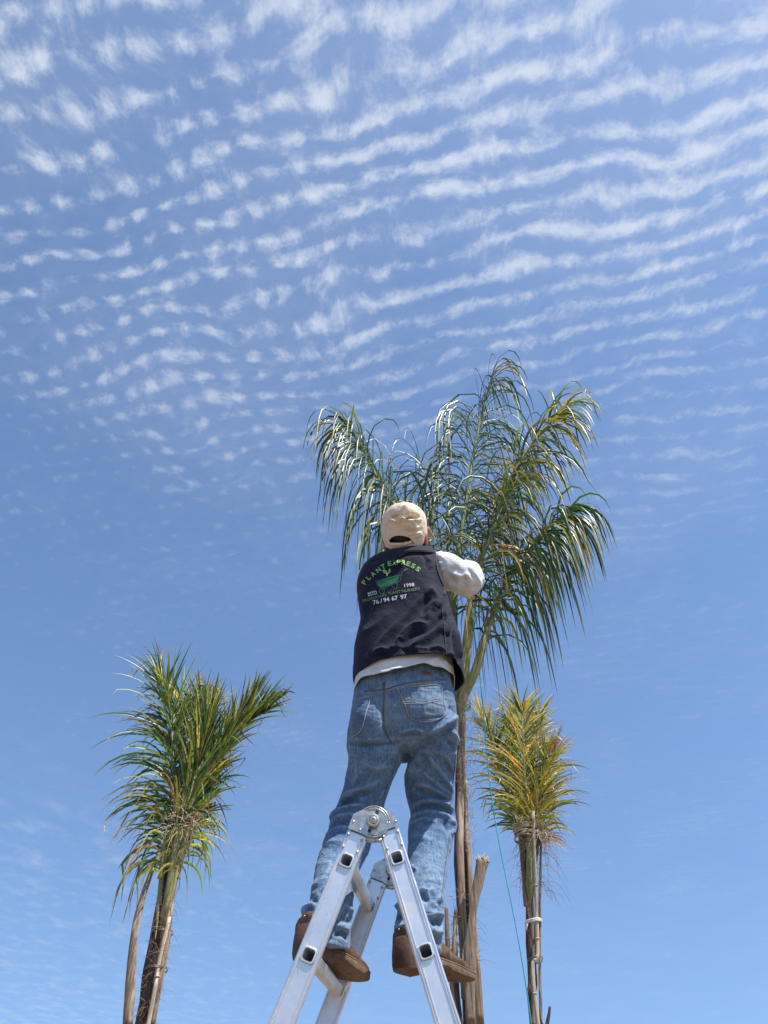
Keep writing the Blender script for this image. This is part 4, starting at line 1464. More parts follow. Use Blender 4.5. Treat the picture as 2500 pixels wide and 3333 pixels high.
# ---- boots
def boot(heel, toe_dir, pitch_deg, name, lab):
    """heel = point under the middle of the heel; local x runs to the toe"""
    R = Matrix.Rotation(toe_dir, 3, 'Z') @ Matrix.Rotation(math.radians(pitch_deg), 3, 'Y')
    T_ = lambda x, y, z: heel + R @ Vector((x, y, z))
    LEN = 0.300
    up_ = Geo()
    # sections along the foot: x, half width, floor z, top z
    sec = [(-0.030, 0.020, 0.055, 0.075), (-0.026, 0.036, 0.030, 0.100), (0.0, 0.041, 0.024, 0.112), (0.05, 0.042, 0.024, 0.122), (0.10, 0.041, 0.020, 0.102), (0.15, 0.044, 0.016, 0.076), (0.19, 0.046, 0.013, 0.061), (0.230, 0.043, 0.012, 0.051), (0.260, 0.034, 0.013, 0.043), (0.280, 0.021, 0.017, 0.036), (0.287, 0.009, 0.021, 0.031)]
    S2 = catmull(sec, 40)
    rows_ = []
    for x, w, z0, z1 in S2:
        rr_ = []
        for j in range(28):
            a = 2 * math.pi * j / 28
            ca_, sa_ = math.cos(a), math.sin(a)
            zz = (z0 + z1) / 2 + (z1 - z0) / 2 * math.copysign(abs(sa_) ** 0.8, sa_)
            ww = w * math.copysign(abs(ca_) ** 0.75, ca_) * (1 - 0.22 * max(0, sa_) ** 1.5)
            rr_.append(T_(x, ww, zz))
        rows_.append(rr_)
    up_.grid(rows_, True, True, True)
    shaft = [T_(0.034, 0, 0.05), T_(0.040, 0, 0.09), T_(0.044, 0, 0.110), T_(0.048, 0, 0.125)]
    up_.tube(shaft, [0.042, 0.041, 0.039, 0.037], 24, flat=(1.0, 1.15))
    me = remesh(up_, 0.004, 4)
    V = arrays(me)
    setco(me, V + normals(me) * (vnoise(V, 38, 51) * 0.0022 + vnoise(V, 90, 52) * 0.0008)[:, None])
    bo = obj(name, me, M['leather'], person)
    bo['label'] = lab
    # sole: outline extruded, raised heel
    n = 48
    def outline(grow=0.0, x0=-0.034, x1=0.290):
        out = []
        for j in range(n):
            a = 2 * math.pi * j / n
            x = (x0 + x1) / 2 + (x1 - x0) / 2 * math.copysign(abs(math.cos(a)) ** 0.85, math.cos(a))
            f = (x - x0) / (x1 - x0)
            w = (0.040 + 0.010 * math.sin(math.pi * min(1, max(0, (f - 0.35) / 0.75))) ** 1.2 - 0.003 * math.sin(math.pi * min(1, f / 0.6)))
            y = (w + grow) * math.copysign(abs(math.sin(a)) ** 0.7, math.sin(a))
            out.append((x, y))
        return out
    def thin(x):
        return 1 - 0.42 * min(1, max(0, (x - 0.08) / 0.15))
    so_ = Geo()
    rows_ = []
    for zz, gr_ in ((0.031, 0.000), (0.029, 0.004), (0.016, 0.0050), (0.005, 0.004), (0.003, 0.000)):
        rows_.append([T_(x, y * (1 + gr_ * 10), zz * thin(x) + 0.005 * max(0, (x - 0.18) / 0.10) ** 2 + (0.012 * math.exp(-((x - 0.095) / 0.035) ** 2) if zz < 0.01 else 0)) for x, y in outline(gr_)])
    so_.grid(rows_, True, True, True)
    obj('sole', so_, M['sole'], bo, angle=45)
    he = Geo()
    hp = []
    for zz, gr_ in ((0.070, 1.02), (0.062, 1.12), (0.030, 1.17), (0.000, 1.15), (-0.012, 1.08)):
        rr_ = []
        for j in range(25):
            a = math.radians(90 + 180 * j / 24)
            rr_.append(T_(0.012 + 0.045 * gr_ * math.cos(a), 0.0425 * gr_ * math.copysign(abs(math.sin(a)) ** 0.8, math.sin(a)), zz))
        x_e = 0.060
        rr_.append(T_(x_e, -0.041 * gr_, zz)); rr_.append(T_(x_e, 0.041 * gr_, zz))
        hp.append(rr_)
    he.grid(hp, True, True, True)
    obj('heel', he, M['heel'], bo, angle=45)
    bn = Geo()
    bn.tube([T_(0.075 + 0.012 * math.cos(t2), y2, z2) for t2, y2, z2 in ((0, -0.044, 0.035), (0.5, -0.045, 0.060), (1.2, -0.041, 0.085), (1.8, -0.030, 0.108))], 0.0018, 6)
    obj('boot_seam', bn, M['leather'], bo)
    we = Geo()
    we.tube([T_(x, y * 1.05, 0.032 * thin(x) + 0.005 * max(0, (x - 0.18) / 0.10) ** 2) for x, y in outline(0.002) + outline(0.002)[:1]], 0.0028, 6, cap=False)
    obj('welt', we, M['sole'], bo)
    for k in range(3):
        sd = Geo()
        a = math.radians(150 + 30 * k)
        sd.ball(T_(0.012 + 0.0475 * math.cos(a), 0.0455 * math.sin(a), 0.088), 0.0025, 8, 5)
        obj('stud', sd, M['steel'], bo)
    return bo


hl = U(1002, 3124, 2.315)
boot(hl + Vector((0, 0, 0.012)), math.radians(90 - 31), 5.0, 'boot', 'left brown leather boot, toe pointing down to the right')
hr_ = U(1326, 3160, 2.445)
boot(hr_ + Vector((0, 0, 0.012)), math.radians(90 - 44), 1.5, 'boot', 'right brown leather boot beside the palm trunk')

# ------------------------------------------------------------------ palms
UPV = np.array((0, 0, 1.0))


def unit(v):
    return v / (np.linalg.norm(v) + 1e-12)


def rot_about(v, k, a):
    return v * math.cos(a) + np.cross(k, v) * math.sin(a) + k * (k @ v) * (1 - math.cos(a))


def leaflet(rng, P, T, lat, L, w, g, tint, tip, kink=0.0, segs=7):
    """one folded, drooping blade: returns verts, faces, colours"""
    d = unit(lat)
    nrm = unit(np.cross(T, d))
    if nrm[2] < 0:
        nrm = -nrm
    tw = rng.uniform(-0.5, 0.5)
    p = np.array(P)
    vs, cs = [], []
    kk = rng.randint(3, segs - 2) if kink and rng.random() < kink else -1
    curl = rng.gauss(0, 0.10)
    for i in range(segs + 1):
        s = i / segs
        side = unit(np.cross(d, nrm))
        side = rot_about(side, d, tw * s)
        up_ = unit(np.cross(side, d))
        ww = w * min(1.0, 0.35 + s * 5) * max(0.04, (1 - s ** 2.6)) * 0.5
        vs += [p - side * ww + up_ * ww * 0.45, p, p + side * ww + up_ * ww * 0.45]
        k = max(0.0, (s - tip[0]) / max(1e-3, 1 - tip[0])) if tip[0] < 1 else 0
        c = tuple(tint[q] * (1 - k) + tip[1][q] * k for q in range(3))
        cs += [c, c, c]
        step = L / segs
        p = p + d * step
        d = unit(d + np.array((0, 0, -1.0)) * g * step * (0.35 + 1.3 * s) + side * curl * step * 2)
        if i == kk:
            d = unit(d * 0.5 + np.array((rng.gauss(0, 0.4), rng.gauss(0, 0.4), -0.9)))
        nrm = unit(nrm - d * (nrm @ d))
    fs = []
    for i in range(segs):
        a = i * 3
        fs += [(a, a + 1, a + 4, a + 3), (a + 1, a + 2, a + 5, a + 4)]
    return vs, fs, cs


def leaf_mesh(parts, name):
    g = Geo()
    cols = []
    for vs, fs, cs in parts:
        g.add(vs, fs)
        cols += cs
    me = g.mesh(name)
    at = me.color_attributes.new('tint', 'FLOAT_COLOR', 'POINT')
    at.data.foreach_set('color', np.array([(*c, 1.0) for c in cols], dtype=np.float32).ravel())
    return me


GREENS = [(0.024, 0.056, 0.017), (0.034, 0.074, 0.021), (0.050, 0.098, 0.026), (0.074, 0.125, 0.032)]
OLIVE = [(0.15, 0.18, 0.035), (0.21, 0.22, 0.045)]
YELLOW = [(0.52, 0.40, 0.05), (0.60, 0.43, 0.06), (0.44, 0.38, 0.07)]
BROWN = [(0.32, 0.18, 0.08), (0.46, 0.31, 0.16), (0.22, 0.12, 0.06)]


def make_palm(name, label, base, group):
    return thing(name, label, 'palm tree', base, group)


class Frond:
    def __init__(s, tree, pts, n, L, seed, r0=0.011, r1=0.0022, s0=0.25, g=3.0, w=0.015, pal=None, tipk=0.25, spread=0.55, ang=(62, 28), lift=0.1, mat='petiole', pet_r=None, kink=0.0, prof=0.55, dist=None, one=0.0, bright=1.0):
        rng = random.Random(seed)
        P = catmull(pts, 40)
        T = np.gradient(P, axis=0)
        T /= np.linalg.norm(T, axis=1)[:, None]
        rg = Geo()
        rad = []
        for i in range(41):
            q = i / 40
            rr = r0 + (r1 - r0) * q ** 0.8
            if pet_r and q < s0:
                rr = (pet_r + (r0 - pet_r) * (q / s0)) * min(1.0, 0.04 + q / 0.10)
            rad.append(rr)
        rg.tube(P, rad, 8, flat=(1.25, 0.8))
        s.o = obj('frond', rg, M[mat], tree)
        s.leaves = []
        for i in range(n):
            q = s0 + (1 - s0) * ((i + rng.random()) / n) ** 0.92
            k = min(40, int(q * 40))
            p, t = P[k], T[k]
            f = (q - s0) / (1 - s0)
            sidev = np.cross(t, UPV)
            if np.linalg.norm(sidev) < 0.25:
                sidev = np.array((1.0, 0.15, 0))
            sidev = unit(sidev - t * (t @ sidev))
            sg = 1 if i % 2 else -1
            if one and rng.random() < abs(one):
                sg = 1 if one > 0 else -1
            a = rng.gauss(0, spread)
            lat = rot_about(sidev * sg, t, a)
            an = math.radians(ang[0] + (ang[1] - ang[0]) * f ** 1.2 + rng.gauss(0, 12))
            d = unit(t * math.cos(an) + lat * math.sin(an) + UPV * lift)
            ll = L * (0.30 + 0.70 * math.sin(math.pi * min(1, max(0, 0.12 + 0.80 * f))) ** prof) * rng.uniform(0.75, 1.15)
            r = rng.random()
            pl = pal or (0.80, 0.14, 0.04)
            if r < pl[0]:
                tint = rng.choice(GREENS)
            elif r < pl[0] + pl[1]:
                tint = rng.choice(OLIVE)
            elif r < pl[0] + pl[1] + pl[2]:
                tint = rng.choice(YELLOW)
            else:
                tint = rng.choice(BROWN)
            tint = tuple(c * bright * rng.uniform(0.8, 1.25) for c in tint)
            if rng.random() < tipk:
                tip = (rng.uniform(0.45, 0.85), rng.choice(YELLOW + BROWN))
            else:
                tip = (1.1, tint)
            vs, fs, cs = leaflet(rng, p, t, d, ll, w * rng.uniform(0.6, 1.25), g * (2.1 - 1.3 * f if bright > 1 else 1.0) * rng.uniform(0.7, 1.35), tint, tip, kink)
            s.leaves.append((ll, vs, fs, cs))


def finish_palm(tree, fronds, limit=300):
    """the longest leaflets become parts of their own, the rest one mass"""
    allv = sorted([(lf[0], i, k) for i, f in enumerate(fronds) for k, lf in enumerate(f.leaves)], reverse=True)
    pick = set((i, k) for _, i, k in allv[:limit])
    rest = []
    for i, f in enumerate(fronds):
        for k, lf in enumerate(f.leaves):
            if (i, k) in pick:
                obj('leaflet', leaf_mesh([lf[1:]], 'leaflet'), M['leaf'], f.o)
            else:
                rest.append(lf[1:])
    if rest:
        o = obj('leaflets', leaf_mesh(rest, 'leaflets'), M['leaf'], tree)
        o['kind'] = 'stuff'


def fibres(tree, seed, n, where, L, r=0.0006, mat='fibre', name='fibres', droop=2.0, out=0.6):
    rng = random.Random(seed)
    g = Geo()
    for i in range(n):
        p = np.array(where(rng), float)
        d = unit(np.array((rng.gauss(0, 1) * out, rng.gauss(0, 1) * out, rng.gauss(0, 0.6))))
        l = L * rng.uniform(0.4, 1.3)
        pts = []
        for k in range(6):
            pts.append(p.copy())
            p = p + d * l / 5
            d = unit(d + np.array((rng.gauss(0, 0.25), rng.gauss(0, 0.25), -droop * l / 5 * 3)))
        g.tube(pts, [r * 1.2, r, r, r * 0.8, r * 0.6, r * 0.4], 3, cap=False)
    o = obj(name, g, M[mat], tree)
    o['kind'] = 'stuff'
    return o


def stalk(tree, name, pts, radii, mat, n=14, flat=(1.0, 1.0), ridges=0.0, seed=0, cap=True):
    P = catmull(pts, 30)
    R = catmull([(r,) for r in radii], 30)[:, 0]
    g = Geo().tube(P, R, n, cap, flat)
    me = g.mesh(name)
    if ridges:
        V = arrays(me)
        setco(me, V + normals(me) * (vnoise(V * np.array((1, 1, 0.12)), 70, seed) * ridges)[:, None])
    return obj(name, me, M[mat], tree)


def tie(tree, name, c, rx, ry, r, mat, turns=2, dz=0.006, seed=0):
    rng = random.Random(seed)
    pts = []
    for k in range(turns * 24 + 1):
        a = 2 * math.pi * k / 24
        pts.append(Vector(c) + Vector((rx * math.cos(a), ry * math.sin(a), dz * k / 24 + 0.003 * math.sin(a + 1) + rng.gauss(0, 0.0006))))
    return obj(name, Geo().tube(pts, r, 6), M[mat], tree)


def hp(pts):
    return [U(*p) for p in pts]


# ---- the palm the man is working on
b0 = U(1540, 3333, 2.86)
pm = make_palm('palm_tree', 'tall palm with long drooping green fronds right in front of the man', (b0.x + 0.02, 2.86, 0), 'young palms')
ground_pt = Vector((b0.x + 0.035, 2.86, 0.0))
stalk(pm, 'trunk', [ground_pt, Vector((b0.x + 0.015, 2.86, 0.8)), U(1540, 3320, 2.86), U(1522, 3080, 2.87), U(1503, 2850, 2.88), U(1498, 2640, 2.89), U(1500, 2440, 2.90), U(1503, 2330, 2.90), U(1502, 2240, 2.90)],
      [0.065, 0.052, 0.044, 0.042, 0.040, 0.034, 0.029, 0.026, 0.012], 'bark', 20, (1.0, 0.85), 0.004, 3)
# sheaths wrapped round the trunk
stalk(pm, 'leaf_sheath', hp([(1512, 3250, 2.815), (1508, 3050, 2.825), (1500, 2850, 2.835), (1497, 2700, 2.845), (1502, 2500, 2.86), (1508, 2330, 2.87)]), [0.008, 0.013, 0.014, 0.013, 0.012, 0.010], 'sheath', 10, (1.2, 0.6), 0.003, 5)
stalk(pm, 'leaf_sheath', hp([(1562, 3333, 2.84), (1548, 3100, 2.84), (1532, 2880, 2.85), (1520, 2700, 2.86), (1516, 2540, 2.87)]), [0.014, 0.012, 0.010, 0.008, 0.006], 'sheath', 10, (1, 0.5), 0.002, 6)
stalk(pm, 'leaf_sheath', hp([(1490, 3330, 2.83), (1468, 3170, 2.82), (1456, 3040, 2.81), (1453, 2950, 2.81)]), [0.012, 0.012, 0.010, 0.005], 'sheath', 8, (1.0, 0.5), 0.002, 7)
stalk(pm, 'leaf_sheath', hp([(1500, 3400, 2.84), (1484, 3200, 2.82), (1480, 3060, 2.81), (1484, 2960, 2.83)]), [0.014, 0.013, 0.012, 0.006], 'bark', 8, (1.0, 0.5), 0.002, 8)
# the sawn-off stalk on the right
cs_ = stalk(pm, 'cut_stalk', hp([(1532, 3330, 2.80), (1530, 3150, 2.79), (1534, 3020, 2.78), (1546, 2920, 2.78), (1560, 2850, 2.78), (1573, 2797, 2.78)]), [0.012, 0.019, 0.016, 0.014, 0.016, 0.022], 'sheath', 14, (1.0, 0.45), 0.004, 9)
fr = Geo()
rng = random.Random(77)
for k in range(26):
    p = np.array(U(1573 + rng.uniform(-20, 20), 2797 + rng.uniform(-4, 8), 2.78 + rng.uniform(-0.012, 0.012)))
    d = unit(np.array((rng.gauss(0.15, 0.45), rng.gauss(0, 0.3), 1)))
    fr.tube([p - d * 0.01, p + d * rng.uniform(0.006, 0.022)], [0.0022, 0.0004], 5)
so_ = obj('splinters', fr, M['straw'], cs_)
so_['kind'] = 'stuff'
fibres(pm, 5, 260, lambda r: U(1505 + r.uniform(-34, 40), r.choice((r.uniform(2290, 2560), r.uniform(2900, 3160))), 2.84 + r.uniform(-0.02, 0.03)), 0.09, 0.0007)
fibres(pm, 6, 140, lambda r: U(1528 + r.uniform(-2, 14), r.uniform(2560, 2800), 2.86), 0.03, 0.0006, 'straw')
tie(pm, 'tie', U(1502, 2305, 2.89), 0.040, 0.034, 0.0016, 'straw', 5, 0.006, 3)

FR = []
A = lambda *a, **k: FR.append(Frond(pm, *a, **k))
# petioles and rachises
A(hp([(1503, 2430, 2.89), (1503, 2290, 2.90), (1478, 2050, 2.90), (1487, 1850, 2.92), (1500, 1746, 2.93), (1527, 1567, 2.97), (1560, 1382, 3.02), (1606, 1215, 3.06)]), 175, 0.80, 11, r0=0.013, r1=0.005, s0=0.40, g=20.0, w=0.0136, ang=(62, 30), spread=0.5, lift=0.35, pet_r=0.0150, mat='petiole_green', tipk=0.18)
A(hp([(1503, 2430, 2.89), (1490, 2290, 2.87), (1440, 2060, 2.86), (1380, 1830, 2.87), (1288, 1653, 2.90), (1228, 1554, 2.91), (1175, 1448, 2.92), (1122, 1392, 2.90)]), 195, 0.80, 12, r0=0.013, r1=0.004, s0=0.42, g=20.0, w=0.0128, ang=(52, 26), spread=0.6, lift=0.18, pet_r=0.0120, mat='petiole', tipk=0.15)
A(hp([(1503, 2430, 2.89), (1508, 2290, 2.87), (1530, 2050, 2.84), (1560, 1839, 2.84), (1613, 1700, 2.85), (1679, 1527, 2.88), (1759, 1415, 2.90), (1850, 1325, 2.90)]), 149, 0.56, 13, r0=0.013, r1=0.004, s0=0.46, g=14.0, w=0.0152, ang=(56, 24), spread=0.7, lift=0.15, pet_r=0.0120, pal=(0.42, 0.28, 0.20), tipk=0.6, kink=0.25)
A(hp([(1503, 2430, 2.89), (1498, 2300, 2.86), (1549, 2180, 2.83), (1590, 2040, 2.82), (1658, 1884, 2.84), (1733, 1778, 2.86), (1798, 1706, 2.87), (1868, 1662, 2.86)]), 195, 0.60, 14, r0=0.015, r1=0.004, s0=0.34, g=26.0, w=0.0136, ang=(46, 22), spread=0.7, lift=0.10, pet_r=0.0170, tipk=0.15)
A(hp([(1503, 2430, 2.89), (1497, 2290, 2.93), (1465, 2080, 2.96), (1450, 1900, 2.99), (1425, 1700, 3.04), (1392, 1560, 3.10), (1350, 1470, 3.14)]), 54, 0.62, 15, r0=0.008, r1=0.002, s0=0.48, g=18.0, w=0.0096, ang=(60, 30), spread=0.6, lift=0.25, pet_r=0.0078, mat='petiole_green', tipk=0.12)
A(hp([(1503, 2430, 2.89), (1500, 2290, 2.86), (1515, 2080, 2.82), (1545, 1900, 2.80), (1590, 1760, 2.79), (1640, 1640, 2.78), (1690, 1560, 2.77)]), 104, 0.46, 17, r0=0.010, r1=0.003, s0=0.44, g=16.0, w=0.0136, ang=(60, 30), spread=0.9, lift=0.15, pet_r=0.0078, pal=(0.50, 0.34, 0.10), tipk=0.45, kink=0.2)
A(hp([(1503, 2430, 2.89), (1500, 2290, 2.94), (1480, 2080, 2.98), (1490, 1900, 3.02), (1520, 1740, 3.06), (1545, 1600, 3.10)]), 78, 0.50, 18, r0=0.010, r1=0.003, s0=0.42, g=18.0, w=0.0112, ang=(58, 30), spread=0.8, lift=0.2, pet_r=0.0078, mat='petiole_green', tipk=0.15)
finish_palm(pm, FR)
# the closed spear leaf
stalk(pm, 'spear_leaf', hp([(1480, 2100, 2.95), (1458, 1780, 2.98), (1462, 1600, 3.02), (1464, 1461, 3.05)]), [0.014, 0.009, 0.0075, 0.004], 'sheath', 8, (1, 1), 0.001, 4)

# ---- palm on the left
HL = 4.2
b1 = U(478, 3333, HL)
pl = make_palm('palm_tree', 'left palm, its green fronds bound upright into a bushy bunch', (b1.x, HL, 0), 'young palms')
stalk(pl, 'trunk', [Vector((b1.x - 0.10, HL, 0)), Vector((b1.x - 0.05, HL, 0.9)), U(470, 3333, HL), U(490, 3180, HL), U(512, 3050, HL), U(530, 2940, HL), U(548, 2830, HL)], [0.085, 0.075, 0.056, 0.054, 0.048, 0.040, 0.030], 'bark', 18, (1, 0.85), 0.006, 13)
stalk(pl, 'leaf_sheath', hp([(490, 3340, HL - 0.04), (518, 3180, HL - 0.05), (545, 3010, HL - 0.05), (562, 2870, HL - 0.04), (572, 2700, HL - 0.02)]), [0.020, 0.026, 0.022, 0.018, 0.012], 'sheath', 10, (1, 0.6), 0.003, 14)
stalk(pl, 'leaf_sheath', hp([(415, 3340, HL - 0.1), (424, 3200, HL - 0.1), (436, 3050, HL - 0.1), (462, 2930, HL - 0.08), (485, 2860, HL - 0.06), (512, 2790, HL - 0.04)]), [0.022, 0.025, 0.020, 0.017, 0.015, 0.010], 'sheath', 10, (1, 0.5), 0.003, 15)
stalk(pl, 'leaf_sheath', hp([(505, 3060, HL - 0.06), (518, 2930, HL - 0.06), (530, 2820, HL - 0.06)]), [0.002, 0.014, 0.012], 'petiole', 10, (1, 0.6), 0.002, 16)
FL = []
A = lambda *a, **k: FL.append(Frond(pl, *a, **k))
kw = dict(w=0.0145, spread=0.9, kink=0.30, tipk=0.5, mat='petiole', bright=1.3)
A(hp([(515, 3060, HL), (540, 2930, HL), (562, 2760, HL), (570, 2641, HL), (561, 2430, HL), (549, 2300, HL), (512, 2200, HL)]), 210, 0.46, 21, s0=0.3, g=2.6, ang=(72, 22), lift=0.15, pal=(0.60, 0.34, 0.04), pet_r=0.016, **kw)
A(hp([(518, 3060, HL), (545, 2930, HL), (590, 2760, HL + .05), (625, 2640, HL + .05), (645, 2430, HL + .05), (655, 2275, HL + .05)]), 168, 0.39, 22, s0=0.4, g=1.8, ang=(44, 16), lift=0.15, pal=(0.60, 0.34, 0.04), pet_r=0.016, **kw)
A(hp([(520, 3060, HL), (552, 2930, HL - .05), (600, 2740, HL - .05), (660, 2560, HL - .05), (764, 2387, HL - .05), (880, 2298, HL - .05)]), 182, 0.36, 23, s0=0.42, g=1.5, ang=(40, 14), lift=0.45, pal=(0.52, 0.40, 0.06), pet_r=0.016, **kw)
A(hp([(518, 3060, HL), (550, 2920, HL + .06), (610, 2720, HL + .1), (690, 2520, HL + .1), (775, 2350, HL + .1), (832, 2262, HL + .1)]), 168, 0.35, 24, s0=0.42, g=1.5, ang=(36, 12), lift=0.45, pal=(0.60, 0.34, 0.04), pet_r=0.016, **kw)
A(hp([(518, 3060, HL), (545, 2920, HL - .07), (575, 2740, HL - .1), (625, 2560, HL - .12), (668, 2400, HL - .12), (690, 2300, HL - .12)]), 168, 0.37, 25, s0=0.42, g=1.3, ang=(34, 12), lift=0.5, pal=(0.54, 0.40, 0.05), pet_r=0.016, **kw)
A(hp([(515, 3060, HL), (535, 2930, HL + .03), (545, 2740, HL + .08), (556, 2580, HL + .1), (585, 2400, HL + .1), (590, 2260, HL + .1)]), 120, 0.43, 26, s0=0.32, g=3.6, ang=(72, 24), lift=0.1, pal=(0.62, 0.34, 0.03), pet_r=0.014, **kw)
A(hp([(520, 2860, HL - .08), (530, 2780, HL - .1), (545, 2700, HL - .12), (580, 2640, HL - .12)]), 40, 0.48, 27, s0=0.1, g=12.0, ang=(80, 40), lift=0.0, one=-0.6, pal=(0.45, 0.35, 0.12), **kw)
A(hp([(575, 2860, HL - .05), (600, 2780, HL - .05), (630, 2700, HL - .05), (650, 2650, HL - .05)]), 34, 0.27, 28, s0=0.1, g=12.0, ang=(80, 40), lift=0.0, pal=(0.1, 0.28, 0.55), **kw)
finish_palm(pl, FL)
tie(pl, 'tie_wire', U(527, 3040, HL - 0.02), 0.052, 0.072, 0.0018, 'wire', 2, 0.005, 1)
tie(pl, 'tie_wire', U(508, 3160, HL - 0.02), 0.052, 0.078, 0.0018, 'wire', 2, 0.005, 2)
fibres(pl, 8, 220, lambda r: (lambda t: U(470 + 75 * t + r.uniform(-30, 26), 3330 - 420 * t, HL - 0.05 + r.uniform(-0.03, 0.03)))(r.random()), 0.10, 0.0008)
fibres(pl, 9, 150, lambda r: U(590 + r.uniform(-30, 45), 2650 + r.uniform(-20, 60), HL - 0.12), 0.16, 0.0016, 'straw', droop=3.0)

# ---- palm on the right
HR = 4.6
b2 = U(1737, 3333, HR)
pr_ = make_palm('palm_tree', 'right palm, its yellowing fronds bound upright with a band of dry leaves', (b2.x, HR, 0), 'young palms')
stalk(pr_, 'trunk', [Vector((b2.x + 0.09, HR, 0)), Vector((b2.x + 0.05, HR, 0.9)), U(1742, 3340, HR), U(1735, 3190, HR), U(1728, 3060, HR), U(1724, 2950, HR), U(1720, 2850, HR), U(1716, 2760, HR)], [0.060, 0.048, 0.025, 0.024, 0.026, 0.026, 0.023, 0.019], 'bark', 18, (1, 0.85), 0.005, 23)
stalk(pr_, 'leaf_sheath', hp([(1738, 3340, HR - 0.05), (1738, 3200, HR - 0.05), (1736, 3080, HR - 0.05), (1734, 2990, HR - 0.04)]), [0.010, 0.010, 0.008, 0.006], 'sheath', 10, (1, 0.6), 0.002, 24)
stalk(pr_, 'leaf_sheath', hp([(1762, 3340, HR - 0.02), (1757, 3150, HR - 0.03), (1757, 2960, HR - 0.03), (1760, 2800, HR - 0.02), (1764, 2690, HR)]), [0.008, 0.008, 0.008, 0.007, 0.006], 'sheath', 10, (1, 0.6), 0.002, 25)
stalk(pr_, 'leaf_sheath', hp([(1712, 2950, HR - .03), (1702, 2830, HR - .03), (1692, 2740, HR - .02), (1682, 2680, HR)]), [0.014, 0.012, 0.008, 0.006], 'sheath', 10, (1, 0.6), 0.002, 26)
stalk(pr_, 'cut_stalk', hp([(1779, 3345, HR - .02), (1786, 3310, HR - .02), (1790, 3276, HR - .02)]), [0.016, 0.016, 0.013], 'bark', 10, (1, 0.6), 0.002, 27)
stalk(pr_, 'cut_stalk', [Vector((b2.x + 0.05, HR, 1.2)), U(1770, 3400, HR - .01), U(1779, 3345, HR - .02)], [0.030, 0.018, 0.016], 'bark', 10, (1, 0.7), 0.002, 28)
FP = []
A = lambda *a, **k: FP.append(Frond(pr_, *a, **k))
kw = dict(w=0.0115, kink=0.2, tipk=0.7, bright=1.25)
A(hp([(1725, 2960, HR - .02), (1722, 2860, HR - .06), (1723, 2760, HR - .06), (1721, 2677, HR - .06), (1712, 2572, HR - .06), (1704, 2440, HR - .06), (1698, 2290, HR - .06)]), 182, 0.33, 31, s0=0.40, g=2.2, ang=(66, 34), lift=0.15, spread=0.5, pal=(0.14, 0.32, 0.5), pet_r=0.016, r0=0.011, mat='petiole', **kw)
A(hp([(1722, 2960, HR), (1716, 2850, HR), (1700, 2740, HR), (1673, 2662, HR), (1643, 2527, HR), (1595, 2406, HR), (1560, 2318, HR)]), 182, 0.29, 32, s0=0.35, g=3.0, ang=(62, 26), lift=0.15, spread=0.8, pal=(0.16, 0.28, 0.48), pet_r=0.012, mat='petiole', **kw)
A(hp([(1730, 2960, HR), (1735, 2850, HR), (1752, 2740, HR), (1768, 2662, HR), (1784, 2512, HR), (1808, 2430, HR)]), 154, 0.30, 33, s0=0.35, g=3.4, ang=(60, 26), lift=0.1, spread=0.9, pal=(0.04, 0.12, 0.24), pet_r=0.012, mat='sheath', **kw)
A(hp([(1726, 2960, HR), (1725, 2850, HR + .04), (1730, 2700, HR + .06), (1735, 2560, HR + .06), (1745, 2430, HR + .06), (1757, 2316, HR + .06)]), 154, 0.31, 34, s0=0.35, g=2.6, ang=(58, 24), lift=0.15, spread=0.9, pal=(0.15, 0.30, 0.45), pet_r=0.012, mat='petiole', **kw)
A(hp([(1724, 2960, HR), (1718, 2850, HR + .05), (1705, 2700, HR + .1), (1690, 2560, HR + .1), (1665, 2430, HR + .1), (1650, 2340, HR + .1)]), 140, 0.29, 35, s0=0.35, g=2.8, ang=(60, 24), lift=0.15, spread=0.9, pal=(0.3, 0.34, 0.3), pet_r=0.012, mat='petiole', **kw)
A(hp([(1726, 2960, HR), (1728, 2850, HR - .03), (1738, 2740, HR - .05), (1752, 2620, HR - .08), (1770, 2520, HR - .08), (1782, 2440, HR - .08)]), 112, 0.29, 36, s0=0.40, g=2.6, ang=(50, 24), lift=0.15, spread=0.9, pal=(0.10, 0.30, 0.50), pet_r=0.012, mat='petiole', **kw)
finish_palm(pr_, FP)
wrapb = Geo()
rng = random.Random(5)
for k in range(9):
    zc = U(1720, 2712, HR)
    pts = []
    tl = rng.uniform(-0.25, 0.25)
    z0_ = rng.uniform(-0.040, 0.040)
    for j in range(25):
        a = 2 * math.pi * j / 24
        pts.append(zc + Vector((0.088 * math.cos(a) * rng.uniform(0.97, 1.03), 0.080 * math.sin(a), z0_ + 0.06 * tl * math.cos(a + 0.8 * k) + 0.004 * math.sin(3 * a + k))))
    wrapb.tube(pts, 0.0042, 6, cap=False, flat=(0.4, 1.6))
wb = obj('binding', wrapb, M['straw'], pr_)
wb['kind'] = 'stuff'
fibres(pr_, 10, 130, lambda r: U(1762 + r.uniform(-18, 12), 2700 + r.uniform(-14, 20), HR - 0.06), 0.17, 0.0014, 'straw', droop=2.5)
fibres(pr_, 11, 120, lambda r: U(1735 + r.uniform(-50, 45), 2780 + r.uniform(-60, 120), HR - 0.03), 0.20, 0.0010, droop=3.5)
tie(pr_, 'tie_cloth', U(1737, 3010, HR - 0.03), 0.044, 0.074, 0.0052, 'rag', 2, 0.008, 4)
kn = Geo()
kn.tube(hp([(1722, 2996, HR - .07), (1716, 3010, HR - .075), (1712, 3028, HR - .075)]), [0.005, 0.009, 0.012], 8, flat=(1, 0.4))
kn.tube(hp([(1742, 2998, HR - .07), (1744, 3030, HR - .075), (1747, 3052, HR - .075)]), [0.004, 0.004, 0.003], 8, flat=(1, 0.5))
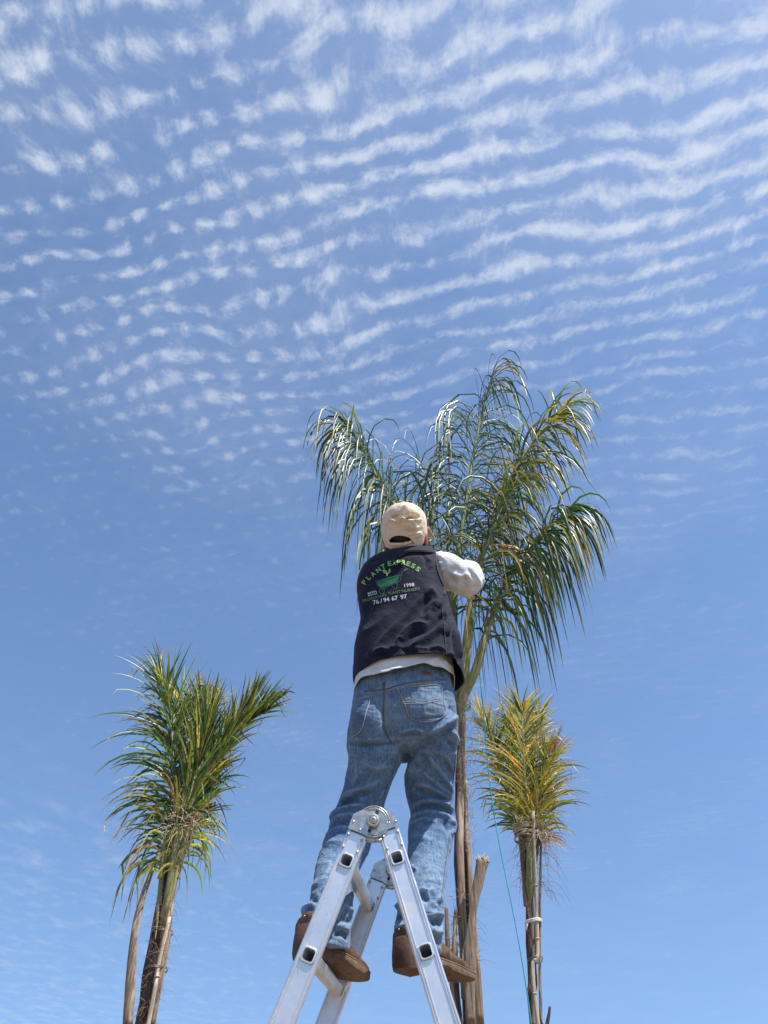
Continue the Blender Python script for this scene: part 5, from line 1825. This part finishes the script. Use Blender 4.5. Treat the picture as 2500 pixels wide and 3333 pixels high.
kn.tube(hp([(1742, 2998, HR - .07), (1740, 2975, HR - .075), (1738, 2962, HR - .075)]), [0.004, 0.004, 0.002], 8, flat=(1, 0.5))
obj('cloth_knot', kn, M['rag'], pr_)
tie(pr_, 'tie_wire', U(1742, 3130, HR - 0.03), 0.040, 0.080, 0.0020, 'wire', 2, 0.006, 6)

# ---- bamboo canes tied to the outer palms
def cane(name, label, pts, r, seed):
    root_ = thing(name, label, 'cane', (pts[0][0], pts[0][1], 0), 'bamboo support canes')
    P = catmull(pts, 60)
    L_ = np.concatenate([[0], np.cumsum(np.linalg.norm(P[1:] - P[:-1], axis=1))])
    R = [r * (1 - 0.25 * l / L_[-1]) * (1 + 0.10 * math.exp(-((l % 0.27) - 0.13) ** 2 / 0.00006)) for l in L_]
    obj('cane_stem', Geo().tube(P, R, 12), M['cane'], root_)
    for k in range(int(L_[-1] / 0.27)):
        l = 0.13 + 0.27 * k
        i = int(np.searchsorted(L_, l))
        if 0 < i < len(P) - 1:
            q = P[i - 1] + (P[i] - P[i - 1]) * (l - L_[i - 1]) / (L_[i] - L_[i - 1])
            t = unit(P[i] - P[i - 1])
            obj('cane_node', Geo().tube([q - t * 0.003, q, q + t * 0.003], [r * 0.92, r * 1.12, r * 0.92], 12), M['cane'], root_)
    return root_


cane('bamboo_cane', 'pale bamboo cane wired to the trunk of the left palm', [Vector((b1.x - 0.02, HL - 0.12, 0)), U(482, 3335, HL - 0.09), U(505, 3200, HL - 0.08), U(524, 3100, HL - 0.075), U(552, 2985, HL - 0.07)], 0.013, 1)
cane('bamboo_cane', 'long grey bamboo cane tied beside the trunk of the right palm', [Vector((b2.x + 0.10, HR - 0.12, 0)), U(1752, 3335, HR - 0.10), U(1750, 3100, HR - 0.09), U(1744, 2900, HR - 0.09), U(1735, 2640, HR - 0.12)], 0.0125, 2)

# ---- turquoise cord running down from the middle palm
top_c, low_c = U(1535, 1969, 2.80), U(1727, 3333, 3.10)
dv = low_c - top_c
k_end = (top_c.z - 0.0) / -dv.z
cpts = []
for i in range(61):
    t_ = k_end * i / 60
    p = top_c + dv * t_
    cpts.append(p + Vector((0.008 * math.sin(t_ * 9) * min(1, t_ * 3) - 0.020 * math.sin(math.pi * min(1, t_)), 0.004 * math.sin(t_ * 13), 0)))
cord = obj('cord', Geo().tube(cpts, 0.0021, 6), M['rope'])
cord['label'] = 'thin turquoise cord hanging down from the middle palm'
cord['category'] = 'cord'
